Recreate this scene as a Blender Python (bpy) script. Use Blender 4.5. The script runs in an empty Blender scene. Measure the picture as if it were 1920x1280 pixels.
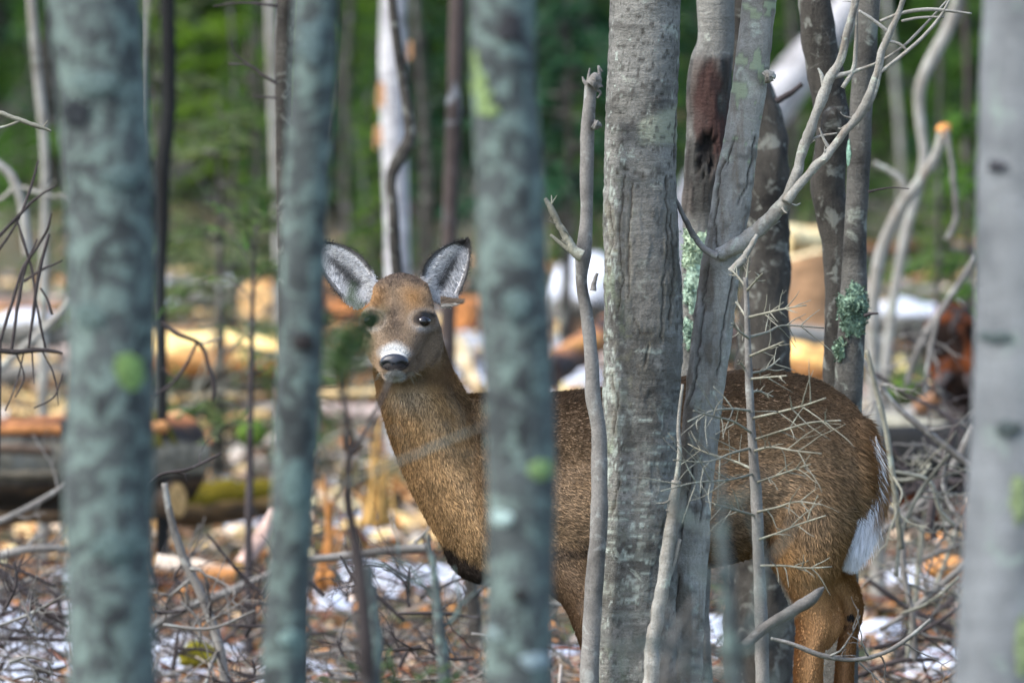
import bpy, math, random
import numpy as np
from mathutils import Vector

S = bpy.context.scene
COL = S.collection
# ------------------------------------------------------------------ camera
CAMZ, LENS, K = 1.5, 300.0, 36.0 / 300.0 / 1920.0     # K: radians per photo pixel
PITCH = 330 * K
cam = bpy.data.cameras.new("camera")
cam.lens, cam.sensor_width = LENS, 36.0
cam.clip_start, cam.clip_end = 0.5, 900.0
cam.dof.use_dof = True
cam.dof.focus_distance = 19.75
cam.dof.aperture_fstop = 4.7
cam_o = bpy.data.objects.new("camera", cam)
cam_o.location = (0, 0, CAMZ)
cam_o.rotation_euler = (math.pi / 2 - PITCH, 0, 0)
COL.objects.link(cam_o)
S.camera = cam_o
# ------------------------------------------------------------------ light
SUN_EL, SUN_AZ = math.radians(50), math.radians(-118)   # azimuth measured from +Y towards +X
W = bpy.data.worlds.new("World")
S.world = W
W.use_nodes = True
nt = W.node_tree
sky = nt.nodes.new("ShaderNodeTexSky")
sky.sky_type = 'NISHITA'
sky.sun_disc = False
sky.sun_elevation = SUN_EL
sky.sun_rotation = SUN_AZ
sky.air_density, sky.dust_density, sky.ozone_density = 1.0, 2.0, 1.0
bg = nt.nodes["Background"]
bg.inputs[1].default_value = 0.15
nt.links.new(sky.outputs[0], bg.inputs[0])
sun = bpy.data.lights.new("sun", 'SUN')
sun.energy, sun.angle, sun.color = 1.5, math.radians(11), (1.0, 0.95, 0.86)
sun_o = bpy.data.objects.new("sun", sun)
sd = Vector((math.sin(SUN_AZ) * math.cos(SUN_EL), math.cos(SUN_AZ) * math.cos(SUN_EL), math.sin(SUN_EL)))
sun_o.rotation_euler = sd.to_track_quat('Z', 'Y').to_euler()
sun_o.location = (-20, 10, 40)
COL.objects.link(sun_o)
S.view_settings.view_transform = 'Standard'
S.view_settings.look = 'None'
S.view_settings.gamma = 1.0
S.view_settings.use_curve_mapping = False
S.view_settings.exposure = 1.6
S.cycles.use_denoising = True
S.cycles.max_bounces = 5
S.cycles.diffuse_bounces = 3
S.cycles.transparent_max_bounces = 4
S.cycles.caustics_reflective = S.cycles.caustics_refractive = False

# ------------------------------------------------------------------ helpers
R = np.random.default_rng(7)
F_ = np.array([0, math.cos(PITCH), -math.sin(PITCH)])
U_ = np.array([0, math.sin(PITCH), math.cos(PITCH)])
C_ = np.array([0, 0, CAMZ])

def P(px, py, D):
    """a point at distance D that the photograph shows at (px, py)"""
    return C_ + D * (F_ + np.array([1.0, 0, 0]) * ((px - 960) * K) - U_ * ((py - 640) * K))

def proj(v):
    r = v - C_
    d = r @ F_
    return 960 + r[:, 0] / d / K, 640 - (r @ U_) / d / K

def hsh(ix, iy, iz, seed):
    h = (ix * 374761393 + iy * 668265263 + iz * 2147483647 + seed * 974711) & 0xFFFFFFFF
    h = ((h ^ (h >> 13)) * 1274126177) & 0xFFFFFFFF
    h = ((h ^ (h >> 16)) * 2246822519) & 0xFFFFFFFF
    return ((h ^ (h >> 13)) & 0xFFFFFF) / float(0xFFFFFF)

def vn(p, scale=1.0, seed=0):
    """smooth value noise, 0..1"""
    q = np.asarray(p, float) * scale + 137.31
    i = np.floor(q).astype(np.int64)
    f = q - i
    f = f * f * (3 - 2 * f)
    o = 0
    for a in (0, 1):
        for b in (0, 1):
            for c in (0, 1):
                w = (f[:, 0] if a else 1 - f[:, 0]) * (f[:, 1] if b else 1 - f[:, 1]) * (f[:, 2] if c else 1 - f[:, 2])
                o = o + w * hsh(i[:, 0] + a, i[:, 1] + b, i[:, 2] + c, seed)
    return o

def fbm(p, scale=1.0, seed=0, oct=4, gain=.5):
    o, a, t = 0, 1.0, 0
    for k in range(oct):
        o = o + a * vn(p, scale * 2 ** k, seed + k * 17)
        t += a
        a *= gain
    return o / t

def sstep(a, b, x):
    t = np.clip((x - a) / (b - a), 0, 1)
    return t * t * (3 - 2 * t)

def catmull(pts, n):
    pts = np.asarray(pts, float)
    if len(pts) < 3:
        t = np.linspace(0, 1, n)[:, None]
        return pts[0] * (1 - t) + pts[-1] * t
    d = np.r_[0, np.cumsum(np.linalg.norm(np.diff(pts[:, :3], axis=0), axis=1) + 1e-9)]
    h = np.diff(d)[:, None]
    sl = np.diff(pts, axis=0) / h
    m = np.vstack([sl[:1], (sl[:-1] * h[1:] + sl[1:] * h[:-1]) / (h[1:] + h[:-1]), sl[-1:]])
    x = np.linspace(0, d[-1], n)
    i = np.clip(np.searchsorted(d, x, side='right') - 1, 0, len(pts) - 2)
    hh = h[i]
    t = ((x - d[i]) / hh[:, 0])[:, None]
    return ((2 * t ** 3 - 3 * t * t + 1) * pts[i] + (t ** 3 - 2 * t * t + t) * hh * m[i] + (-2 * t ** 3 + 3 * t * t) * pts[i + 1] + (t ** 3 - t * t) * hh * m[i + 1])

class MB:
    """collects geometry and links it as ONE mesh object"""
    def __init__(s):
        s.v, s.q, s.t, s.c, s.n = [], [], [], [], 0
    def add(s, v, q=None, t=None, c=None):
        v = np.asarray(v, float)
        s.v.append(v)
        if q is not None and len(q): s.q.append(np.asarray(q, np.int64) + s.n)
        if t is not None and len(t): s.t.append(np.asarray(t, np.int64) + s.n)
        if c is None: c = np.zeros((len(v), 4))
        c = np.asarray(c, float)
        if c.ndim == 1: c = np.tile(c, (len(v), 1))
        if c.shape[1] == 3: c = np.c_[c, np.ones(len(c))]
        s.c.append(c)
        s.n += len(v)
        return s
    def tube(s, pts, rad, seg=8, rough=0.0, rs=8.0, c=None, cap=True, seed=0, flat=1.0):
        v, q, t = tube(pts, rad, seg, rough, rs, cap, seed)
        return s.add(v, q, t, c)
    def build(s, name, m, parent=None, smooth=True, origin=None):
        v = np.vstack(s.v)
        me = bpy.data.meshes.new(name)
        q = np.vstack(s.q) if s.q else np.zeros((0, 4), np.int64)
        t = np.vstack(s.t) if s.t else np.zeros((0, 3), np.int64)
        org = np.zeros(3)
        if parent is not None:
            org = np.array(parent.location)
            pp = parent
            while pp.parent is not None:
                pp = pp.parent
                org = org + np.array(pp.location)
        elif origin is not None:
            org = np.asarray(origin, float)
        v = v - org
        me.vertices.add(len(v))
        me.vertices.foreach_set("co", v.astype(np.float32).ravel())
        lp = np.concatenate([q.ravel(), t.ravel()]).astype(np.int32)
        me.loops.add(len(lp))
        me.loops.foreach_set("vertex_index", lp)
        me.polygons.add(len(q) + len(t))
        me.polygons.foreach_set("loop_start", np.concatenate([np.arange(len(q)) * 4, len(q) * 4 + np.arange(len(t)) * 3]).astype(np.int32))
        me.polygons.foreach_set("use_smooth", np.full(len(q) + len(t), smooth))
        me.update(calc_edges=True)
        a = me.color_attributes.new("Col", 'FLOAT_COLOR', 'POINT')
        a.data.foreach_set("color", np.vstack(s.c).astype(np.float32).ravel())
        if m is not None: me.materials.append(m)
        o = bpy.data.objects.new(name, me)
        COL.objects.link(o)
        if parent is not None: o.parent = parent
        else: o.location = org
        return o

def frames(pts):
    T = np.gradient(pts, axis=0)
    T /= np.linalg.norm(T, axis=1)[:, None] + 1e-12
    ref = np.array([0, 1.0, 0]) if abs(T[0][1]) < .9 else np.array([1.0, 0, 0])
    N = np.zeros_like(T)
    n = ref
    for i in range(len(T)):
        n = n - T[i] * (n @ T[i])
        n /= np.linalg.norm(n) + 1e-12
        N[i] = n
    return T, N, np.cross(T, N)

def tube(pts, rad, seg=8, rough=0.0, rs=8.0, cap=True, seed=0):
    pts = np.asarray(pts, float)
    n = len(pts)
    rad = np.broadcast_to(np.asarray(rad, float), (n,))
    T, N, B = frames(pts)
    th = np.arange(seg) / seg * 2 * math.pi
    dirs = N[:, None] * np.cos(th)[None, :, None] + B[:, None] * np.sin(th)[None, :, None]
    r = np.repeat(rad[:, None], seg, 1)
    v = (pts[:, None] + dirs * r[..., None]).reshape(-1, 3)
    if rough:
        k = (fbm(v, rs, seed, 3) - .5) * 2 * rough
        v = (pts[:, None] + dirs * (r * (1 + k.reshape(n, seg)))[..., None]).reshape(-1, 3)
    i, j = np.meshgrid(np.arange(n - 1), np.arange(seg), indexing='ij')
    j2 = (j + 1) % seg
    q = np.stack([i * seg + j, i * seg + j2, (i + 1) * seg + j2, (i + 1) * seg + j], -1).reshape(-1, 4)
    t = None
    if cap:
        v = np.vstack([v, pts[0], pts[-1]])
        a = np.arange(seg)
        b = (a + 1) % seg
        t = np.vstack([np.c_[b, a, np.full(seg, n * seg)], np.c_[(n - 1) * seg + a, (n - 1) * seg + b, np.full(seg, n * seg + 1)]])
    return v, q, t

def thing(name, label, cat, loc, group=None):
    o = bpy.data.objects.new(name, None)
    o.empty_display_size = .2
    COL.objects.link(o)
    o.location = [float(x) for x in loc]
    return tag(o, label, cat, group)

def tag(o, label=None, cat=None, group=None, kind=None):
    if label: o["label"] = label
    if cat: o["category"] = cat
    if group: o["group"] = group
    if kind: o["kind"] = kind
    return o

# ------------------------------------------------------------------ materials
def lin(r, g, b):
    f = lambda c: (c / 255 / 12.92) if c / 255 <= .04045 else ((c / 255 + .055) / 1.055) ** 2.4
    return (f(r), f(g), f(b))

class NT:
    def __init__(s, name):
        s.m = bpy.data.materials.new(name)
        s.m.use_nodes = True
        s.t = s.m.node_tree
        s.b = s.t.nodes["Principled BSDF"]
    def n(s, typ, **kw):
        o = s.t.nodes.new("ShaderNode" + typ)
        for k, v in kw.items(): setattr(o, k, v)
        return o
    def l(s, a, b): s.t.links.new(a, b)
    def noise(s, vec, scale, detail=4, rough=.55, dist=0):
        o = s.n("TexNoise")
        o.inputs["Scale"].default_value = scale
        o.inputs["Detail"].default_value = detail
        o.inputs["Roughness"].default_value = rough
        o.inputs["Distortion"].default_value = dist
        s.l(vec, o.inputs["Vector"])
        return o.outputs["Fac"]
    def ramp(s, fac, stops):
        o = s.n("ValToRGB")
        e = o.color_ramp.elements
        while len(e) < len(stops): e.new(.5)
        for x, (p, c) in zip(e, stops):
            x.position = p
            x.color = (*c, 1) if len(c) == 3 else c
        s.l(fac, o.inputs[0])
        return o.outputs[0]
    def mix(s, fac, a, b, mode='MIX'):
        o = s.n("Mix", data_type='RGBA', blend_type=mode)
        for x, i in ((fac, 0), (a, 6), (b, 7)):
            if isinstance(x, (int, float)): o.inputs[i].default_value = x
            elif isinstance(x, tuple): o.inputs[i].default_value = (*x, 1)
            else: s.l(x, o.inputs[i])
        return o.outputs[2]
    def math(s, op, a, b=None):
        o = s.n("Math", operation=op)
        for x, i in ((a, 0), (b, 1)):
            if x is None: continue
            if isinstance(x, (int, float)): o.inputs[i].default_value = x
            else: s.l(x, o.inputs[i])
        return o.outputs[0]
    def vec(s, sc=(1, 1, 1), rnd=True):
        tc = s.n("TexCoord").outputs["Object"]
        if rnd:
            oi = s.n("ObjectInfo")
            k = s.math('MULTIPLY', oi.outputs["Random"], 57.0)
            va = s.n("VectorMath", operation='ADD')
            s.l(tc, va.inputs[0]); s.l(k, va.inputs[1])
            tc = va.outputs[0]
        mp = s.n("Mapping")
        mp.inputs["Scale"].default_value = sc
        s.l(tc, mp.inputs[0])
        return mp.outputs[0]
    def bump(s, h, strength=.5, dist=.01):
        o = s.n("Bump")
        o.inputs["Strength"].default_value = strength
        o.inputs["Distance"].default_value = dist
        s.l(h, o.inputs["Height"])
        s.l(o.outputs[0], s.b.inputs["Normal"])
    def done(s, col, rough=.85, spec=.25):
        if isinstance(col, tuple): s.b.inputs["Base Color"].default_value = (*col, 1)
        else: s.l(col, s.b.inputs["Base Color"])
        s.b.inputs["Roughness"].default_value = rough
        s.b.inputs["Specular IOR Level"].default_value = spec
        return s.m
    def over(s, col):
        """the vertex colour laid over the procedural colour by its alpha"""
        a = s.n("VertexColor", layer_name="Col")
        return s.mix(a.outputs["Alpha"], col, a.outputs["Color"])

def bark(name, base, dark, lich, amt=.5, speck=0.0, band=1.0, sc=1.0, bump=.6, warm=None):
    n = NT(name)
    v = n.vec()
    vb = n.vec((4, 4, 34))
    vv = n.vec((14, 14, 2.2))
    big = n.noise(v, 7 * sc, 5, .6, .3)
    bandn = n.noise(vb, 1.6 * sc, 5, .65)
    vert = n.noise(vv, 3 * sc, 4, .6)
    fine = n.noise(v, 170 * sc, 4, .7)
    c = n.ramp(big, [(.30, dark), (.52, base), (.72, tuple(min(1, x * 1.35) for x in base))])
    k = n.ramp(bandn, [(.36, (0, 0, 0)), (.62, (1, 1, 1))])
    c = n.mix(n.math('MULTIPLY', k, .42 * band), c, tuple(x * .45 for x in base))
    c = n.mix(n.math('MULTIPLY', n.ramp(fine, [(.35, (1, 1, 1)), (.6, (0, 0, 0))]), .35), c, dark)
    if warm:
        c = n.mix(n.math('MULTIPLY', n.ramp(vert, [(.5, (0, 0, 0)), (.68, (1, 1, 1))]), .6), c, warm)
    lm = n.noise(v, 17 * sc, 6, .62, .6)
    hi = .66 - .22 * amt
    m = n.ramp(lm, [(hi, (0, 0, 0)), (hi + .09, (1, 1, 1))])
    c = n.mix(n.math('MULTIPLY', m, .8), c, lich)
    if speck:
        vo = n.n("TexVoronoi")
        vo.inputs["Scale"].default_value = 62
        n.l(v, vo.inputs["Vector"])
        sel = n.math('GREATER_THAN', n.noise(v, 23, 3), .60 - .1 * speck)
        sp = n.math('MULTIPLY', n.math('LESS_THAN', vo.outputs["Distance"], .30), sel)
        c = n.mix(n.math('MULTIPLY', sp, .85), c, (.55, .58, .55))
    fk = n.noise(v, 420, 3, .6)
    c = n.mix(n.math('MULTIPLY', n.ramp(fk, [(.30, (1, 1, 1)), (.42, (0, 0, 0))]), .65), c, tuple(x * .6 for x in dark))
    c = n.mix(n.math('MULTIPLY', n.ramp(fk, [(.62, (0, 0, 0)), (.74, (1, 1, 1))]), .4), c, lich)
    h = n.math('ADD', n.math('MULTIPLY', bandn, .6 * band), n.math('ADD', n.math('MULTIPLY', fine, .5), n.math('MULTIPLY', vert, .5)))
    n.bump(h, bump, .008)
    return n.done(n.over(c))

def vcol(name, rough=.85, spec=.2, nsc=60, namt=.35, bump=.3, sub=0):
    n = NT(name)
    v = n.vec(rnd=False)
    a = n.n("VertexColor", layer_name="Col")
    f = n.noise(v, nsc, 4, .6)
    k = n.ramp(f, [(.3, (1 - namt,) * 3), (.7, (1 + namt * .5,) * 3)])
    c = n.mix(1.0, a.outputs["Color"], k, 'MULTIPLY')
    if bump: n.bump(f, bump, .01)
    if sub:
        n.b.inputs["Transmission Weight"].default_value = 0
    return n.done(c, rough, spec)

M = {}
M['fgbark'] = bark("smooth_grey_bark", (.088, .104, .104), (.020, .023, .026), (.18, .25, .225), .80, 0, .7, 1.9, .8)
M['fgbark2'] = bark("pale_grey_bark", (.20, .215, .225), (.085, .092, .10), (.23, .29, .26), .4, 0, .6, .9, .7)
M['bark'] = bark("grey_banded_bark", (.235, .232, .212), (.05, .048, .043), (.35, .38, .33), .36, 0, .9, 1, 1.2)
M['bark_smooth'] = bark("pale_smooth_bark", (.33, .325, .295), (.13, .12, .10), (.40, .44, .37), .38, 0, .6, 1, .9, (.16, .12, .085))
M['bark_dark'] = bark("dark_rough_bark", (.075, .068, .058), (.012, .011, .010), (.24, .25, .22), .52, 0, .3, 1.3, 1.6, (.022, .02, .016))
M['bark_mid'] = bark("grey_rough_bark", (.13, .125, .112), (.02, .018, .016), (.26, .28, .24), .45, 0, .6, 1.2, 1.5)
M['bark_black'] = bark("near_black_bark", (.012, .013, .013), (.005, .005, .005), (.025, .035, .025), .15, 0, .4, .8, .8)
M['bark_red'] = bark("dark_red_brown_bark", (.068, .052, .047), (.018, .014, .013), (.20, .22, .24), .3, 0, .4, .5, .8)
M['bark_brown'] = bark("brown_log_bark", (.16, .115, .08), (.035, .025, .018), (.24, .22, .20), .4, 0, .2, .6, 1.0, (.06, .035, .02))
M['birch'] = bark("white_birch_bark", (.50, .50, .52), (.13, .12, .12), (.60, .60, .60), .5, 0, 1.5, 1.2, .4)
M['twig'] = bark("pale_dead_twig_bark", (.25, .245, .195), (.09, .085, .065), (.33, .36, .30), .4, 0, .3, 1.2, .5)
M['twig_dark'] = bark("dark_twig_bark", (.055, .045, .045), (.015, .012, .012), (.14, .14, .14), .25, 0, .3, 1, .5)
M['twig_grey'] = bark("grey_twig_bark", (.20, .19, .175), (.06, .055, .05), (.30, .31, .29), .4, 0, .3, 1, .5)
M['vcol'] = vcol("mottled_surface", nsc=90)
M['leaf'] = vcol("dead_leaf", .7, .3, 40, .3, .2)
def _needle():
    n = NT("evergreen_needles")
    a = n.n("VertexColor", layer_name="Col")
    n.done(a.outputs["Color"], .6, .25)
    tr = n.n("BsdfTranslucent"); n.l(a.outputs["Color"], tr.inputs[0])
    mx = n.n("MixShader"); mx.inputs[0].default_value = .5
    n.l(n.b.outputs[0], mx.inputs[1]); n.l(tr.outputs[0], mx.inputs[2])
    n.l(mx.outputs[0], n.t.nodes["Material Output"].inputs[0])
    return n.m
M['needle'] = _needle()
M['moss'] = vcol("moss_and_lichen", .95, .1, 140, .6, .9)
M['wood'] = vcol("weathered_split_wood", .75, .3, 30, .4, .5)
M['fur'] = vcol("deer_fur", .62, .22, 700, .25, 0)
def _snow():
    n = NT("old_snow")
    v = n.vec(rnd=False)
    f = n.noise(v, 9, 6, .65)
    n.bump(f, .6, .03)
    c = n.ramp(n.noise(v, 26, 5, .7), [(.34, (.25, .23, .21)), (.50, (.58, .63, .72)), (1, (.66, .71, .80))])
    return n.done(c, .5, .3)
M['snow'] = _snow()
def _ground():
    n = NT("leaf_litter_soil")
    v = n.vec(rnd=False)
    vo = n.n("TexVoronoi"); vo.inputs["Scale"].default_value = 11; vo.inputs["Randomness"].default_value = 1
    n.l(v, vo.inputs["Vector"])
    sx = n.n("SeparateColor"); n.l(vo.outputs["Color"], sx.inputs[0])
    c = n.ramp(sx.outputs[0], [(0, (.03, .022, .016)), (.25, (.09, .06, .038)), (.5, (.17, .10, .055)), (.72, (.26, .15, .07)), (.88, (.30, .24, .18)), (1, (.36, .17, .06))])
    f = n.noise(v, 5, 6, .7)
    c = n.mix(n.ramp(f, [(.38, (1, 1, 1)), (.60, (0, 0, 0))]), c, (.035, .028, .022))
    far = n.noise(v, .35, 4, .6)
    c = n.mix(n.ramp(far, [(.40, (.25, .25, .25)), (.60, (.9, .9, .9))]), c, (.055, .085, .03))
    n.bump(n.math('ADD', f, n.math('MULTIPLY', n.noise(v, 40, 4), .5)), .8, .05)
    return n.done(c, .9, .2)
M['ground'] = _ground()
M['eye'] = NT("wet_black_eye").done((.008, .007, .008), .08, .6)
M['nose'] = (lambda n: (n.bump(n.noise(n.vec(rnd=False), 420, 2), .5, .002), n.done((.018, .02, .028), .32, .5))[1])(NT("moist_black_nose"))

# ------------------------------------------------------------------ terrain
_TY = [0, 26, 30, 35, 40, 50, 60, 80, 120, 200, 320]
_TZ = [0, 0, .08, .30, .55, 1.02, 1.5, 2.9, 8.0, 24, 60]
def base_h(y):
    return (np.interp(y - 1.2, _TY, _TZ) + np.interp(y, _TY, _TZ) + np.interp(y + 1.2, _TY, _TZ)) / 3
def H(x, y):
    x = np.atleast_1d(np.asarray(x, float)); y = np.atleast_1d(np.asarray(y, float))
    p = np.c_[x, y, np.zeros_like(x)]
    return base_h(y) + (fbm(p, .55, 3, 4) - .5) * .22 * np.clip(y / 20, .3, 2.0)
def ground_pt(px, py):
    """where the sight line of (px, py) meets the ground"""
    a, b = 14.0, 150.0
    for _ in range(40):
        m = .5 * (a + b)
        q = P(px, py, m)
        if q[2] > float(base_h(q[1])): a = m
        else: b = m
    q = P(px, py, a)
    q[2] = H(q[0], q[1])[0]
    return q, a
def on_ground(x, y, dz=0):
    return np.array([x, y, H(x, y)[0] + dz])

def grid_mesh(xs, ys):
    X, Y = np.meshgrid(xs, ys)
    i, j = np.meshgrid(np.arange(len(ys) - 1), np.arange(len(xs) - 1), indexing='ij')
    n = len(xs)
    q = np.stack([i * n + j, i * n + j + 1, (i + 1) * n + j + 1, (i + 1) * n + j], -1).reshape(-1, 4)
    return X.ravel(), Y.ravel(), q
xs = np.unique(np.r_[np.linspace(-160, -7, 40), np.linspace(-7, 7, 120), np.linspace(7, 160, 40)])
ys = np.unique(np.r_[np.linspace(-40, 18, 40), np.linspace(18, 55, 260), np.linspace(55, 110, 90), np.linspace(110, 330, 60)])
gx, gy, gq = grid_mesh(xs, ys)
gz = H(gx, gy)
tag(MB().add(np.c_[gx, gy, gz], gq).build("ground", M['ground']), "brown leaf covered forest floor rising gently to the woods", None, None, "structure")
# ------------------------------------------------------------------ snow
SNOW = [(60, 1190, 1.0, 1.3), (330, 1215, .55, .9), (20, 1250, .8, .9), (760, 1105, .9, .55), (860, 1100, .6, .5), (700, 1010, .35, .4), (150, 1090, .3, .3),
        (1060, 1195, .5, .5), (880, 712, .75, 1.7), (1060, 712, .9, 1.6), (1700, 1105, .42, .5), (1770, 1235, .35, .5), (1640, 1190, .3, .4),
        (1350, 1190, .45, .6), (470, 1000, .3, .4), (620, 1130, .3, .4), (330, 1080, .3, .3), (1700, 600, 1.2, 1.3), (300, 560, 1.2, 1.0), (560, 1240, .4, .4)]
sx_ = np.linspace(-6, 6, 300)
sy_ = np.linspace(21, 52, 620)
X, Y, q = grid_mesh(sx_, sy_)
msk = np.full(len(X), -1.0)
for px, py, rx, ry in SNOW:
    g, d = ground_pt(px, py)
    rx *= .40; ry *= .8
    msk = np.maximum(msk, 1 - np.sqrt(((X - g[0]) / rx) ** 2 + ((Y - g[1]) / (ry * 1.1)) ** 2))
p3 = np.c_[X, Y, 0 * X]
msk = msk + (fbm(p3, 5.5, 11, 5, .62) - .5) * 2.9 - .08
side = (np.abs(X) > .062 * Y + .3)
msk = np.where(side, np.maximum(msk, (fbm(p3, .9, 5, 4) - .62) * 3), msk)
z = H(X, Y) + np.clip(msk, -1, .5) * .10 - .004
zz = msk[q].max(1) > -.12
tag(MB().add(np.c_[X, Y, z], q[zz]).build("snow_patches", M['snow']), "thin melting patches of old snow lying among the dead leaves", "snow", None, "stuff")

# ------------------------------------------------------------------ conifers
def needle_cards(mb, spine, n, L, wid, cols, droop=.15, rng=R):
    """sprays of needles along a bough: small pointed leaflets on both sides"""
    m = len(spine)
    t = rng.uniform(.12, 1, n)
    f = t * (m - 1)
    i = np.minimum(f.astype(int), m - 2)
    w = (f - i)[:, None]
    p = spine[i] * (1 - w) + spine[i + 1] * w
    d = spine[i + 1] - spine[i]
    d /= np.linalg.norm(d, axis=1)[:, None]
    up = np.array([0, 0, 1.0])
    s = np.cross(d, up)
    s /= np.linalg.norm(s, axis=1)[:, None] + 1e-9
    sg = rng.choice([-1, 1], n)[:, None]
    out = s * sg * rng.uniform(.5, 1.1, (n, 1)) + d * rng.uniform(.3, 1.1, (n, 1)) + rng.normal(0, .25, (n, 3)) - up * droop
    out /= np.linalg.norm(out, axis=1)[:, None]
    ln = (L * (1.15 - .7 * t) * rng.uniform(.5, 1.2, n))[:, None]
    nr = np.cross(out, up + rng.normal(0, .5, (n, 3)))
    nr /= np.linalg.norm(nr, axis=1)[:, None] + 1e-9
    ww = wid * rng.uniform(.6, 1.4, (n, 1))
    a, b, c, e = p, p + out * ln * .5 + nr * ww, p + out * ln, p + out * ln * .5 - nr * ww
    v = np.stack([a, b, c, e], 1).reshape(-1, 3)
    k = np.arange(n)[:, None] * 4
    cc = np.asarray(cols)[rng.integers(0, len(cols), n)] * rng.uniform(.7, 1.3, (n, 1))
    mb.add(v, k + np.array([[0, 1, 2, 3]]), None, np.repeat(cc, 4, 0))

GREENS = [[(.075, .18, .03), (.12, .25, .03), (.04, .10, .022)],
          [(.17, .31, .025), (.22, .36, .04), (.09, .20, .022)],
          [(.03, .10, .042), (.05, .14, .06), (.022, .065, .034)],
          [(.12, .175, .055), (.16, .20, .08), (.085, .13, .045)]]
def make_conifer(kind, h, spread, first, label, group, loc, dens=1.0, nb=70, seed=0, name="conifer_tree"):
    rng = np.random.default_rng(100 + seed)
    t = thing(name, label, "tree", loc, group)
    loc = np.array(loc)
    tr = MB()
    n = 14
    zz = np.linspace(-.3, h, n)
    c = np.c_[np.cumsum(rng.normal(0, .012 * h / 6, n)), np.cumsum(rng.normal(0, .012 * h / 6, n)), zz] + loc
    r0 = .012 * h + .02
    tr.tube(c, r0 * (1 - .93 * np.linspace(0, 1, n)), 8, .1)
    cr = MB()
    for k in range(nb):
        u = (k + rng.uniform(0, 1)) / nb
        z = first + (h - first) * u ** 1.25
        L = spread * (1 - u) ** .75 * rng.uniform(.6, 1.15) + .12
        a = rng.uniform(0, 2 * math.pi)
        bp = np.array([np.interp(z, zz, c[:, 0]), np.interp(z, zz, c[:, 1]), loc[2] + z])
        s = np.linspace(0, 1, 7)[:, None]
        d = np.array([math.cos(a), math.sin(a), 0])
        sp = bp + d * L * s + np.array([0, 0, 1]) * (.18 * s - .42 * s * s * rng.uniform(.5, 1.3)) * L
        sp += np.cumsum(rng.normal(0, .02 * L, (7, 3)), 0)
        tr.tube(sp, np.linspace(.012 + .006 * L, .003, 7), 4)
        needle_cards(cr, sp, int((110 + 150 * L) * dens), .15 + .08 * L, .009, GREENS[kind], rng=rng)
    tr.build("trunk", M['bark_dark'], t)
    cr.build("crown", M['needle'], t, smooth=False)
    return t
def copy_tree(src, loc, rz, sc, label=None, group=None):
    o = src.copy()
    COL.objects.link(o)
    o.location = [float(x) for x in loc]
    o.rotation_euler = (0, 0, rz)
    o.scale = (sc, sc, sc)
    if label: o["label"] = label
    if group: o["group"] = group
    for ch in src.children:
        c = ch.copy()
        COL.objects.link(c)
        c.parent = o
    return o
GB = "evergreens in the blurred woods behind the deer"
LB = "dark green evergreen in the blurred woods"
LY = "yellow green evergreen in the blurred woods"
LT = "blue green evergreen in the blurred woods"
protoA = make_conifer(0, 7.5, 1.7, .5, LB, GB, on_ground(-2.6, 62), 1, 80, 1)
protoB = make_conifer(1, 5.0, 1.3, .3, LY, GB, on_ground(-1.75, 57), 1, 66, 2)
protoC = make_conifer(2, 9.0, 2.1, .9, LT, GB, on_ground(1.0, 68), 1, 90, 3)
rg = np.random.default_rng(21)
conifer_spots = [(0, -3.9, 60, 1.0), (2, -4.8, 66, 1.0), (1, -2.1, 58.5, .9), (1, -.9, 60, .85), (0, -.5, 66, 1.0), (1, -1.35, 66, 1.0), (2, 0.6, 61, .8), (0, 1.6, 63, .9), (2, 2.3, 60, .8),
                 (0, 3.1, 58, .8), (0, 4.2, 60, .95), (2, 3.6, 66, 1.0), (1, -3.2, 72, 1.4), (0, -1.7, 75, 1.3), (1, 0, 76, 1.4), (0, 1.9, 74, 1.2), (2, 4.9, 73, 1.1), (0, -5.6, 74, 1.1), (1, 3.3, 62, .7),
                 (2, -6.2, 68, 1.1), (0, 6.3, 66, 1), (2, 7.4, 72, 1.1), (0, -7.4, 62, 1), (1, -.9, 84, 1.6), (1, 2.9, 84, 1.6), (1, -4.2, 84, 1.6), (0, 5.6, 90, 1.3), (2, -7.5, 92, 1.3), (0, .8, 95, 1.3), (1, .35, 58.5, .6), (2, 5.2, 57, .8)]
conifer_spots += [(1, -1.55, 52, .7), (1, -1.95, 54, .8), (0, -2.9, 53, .9), (0, -.62, 54, .8), (1, -.35, 57, .8), (0, .2, 55, .75), (2, .45, 52, .5), (2, 1.35, 57, .7), (0, 2.25, 54, .75), (1, 2.75, 56, .6), (0, 2.95, 52, .6), (2, 3.4, 54, .8), (0, 3.9, 53, .7), (2, -3.3, 55, .8), (1, -1.2, 55, .7), (0, 1.75, 53, .5)]
for kd, x, y, s in conifer_spots:
    pr = (protoA, protoB, protoC)[kd]
    copy_tree(pr, on_ground(x, y), rg.uniform(0, 6.28), s)
GU = "low evergreen bushes at the edge of the blurred woods"
for k in range(34):
    y = rg.uniform(43, 55)
    x = rg.uniform(-.068, .068) * y
    kd = int(rg.choice([0, 1, 2, 0]))
    c = copy_tree((protoA, protoB, protoC)[kd], on_ground(x, y), rg.uniform(0, 6.28), rg.uniform(.12, .24), "low " + ["green", "yellow green", "blue green"][kd] + " evergreen bush", GU)
    c.name = "evergreen_bush"
    c["category"] = "bush"
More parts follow.
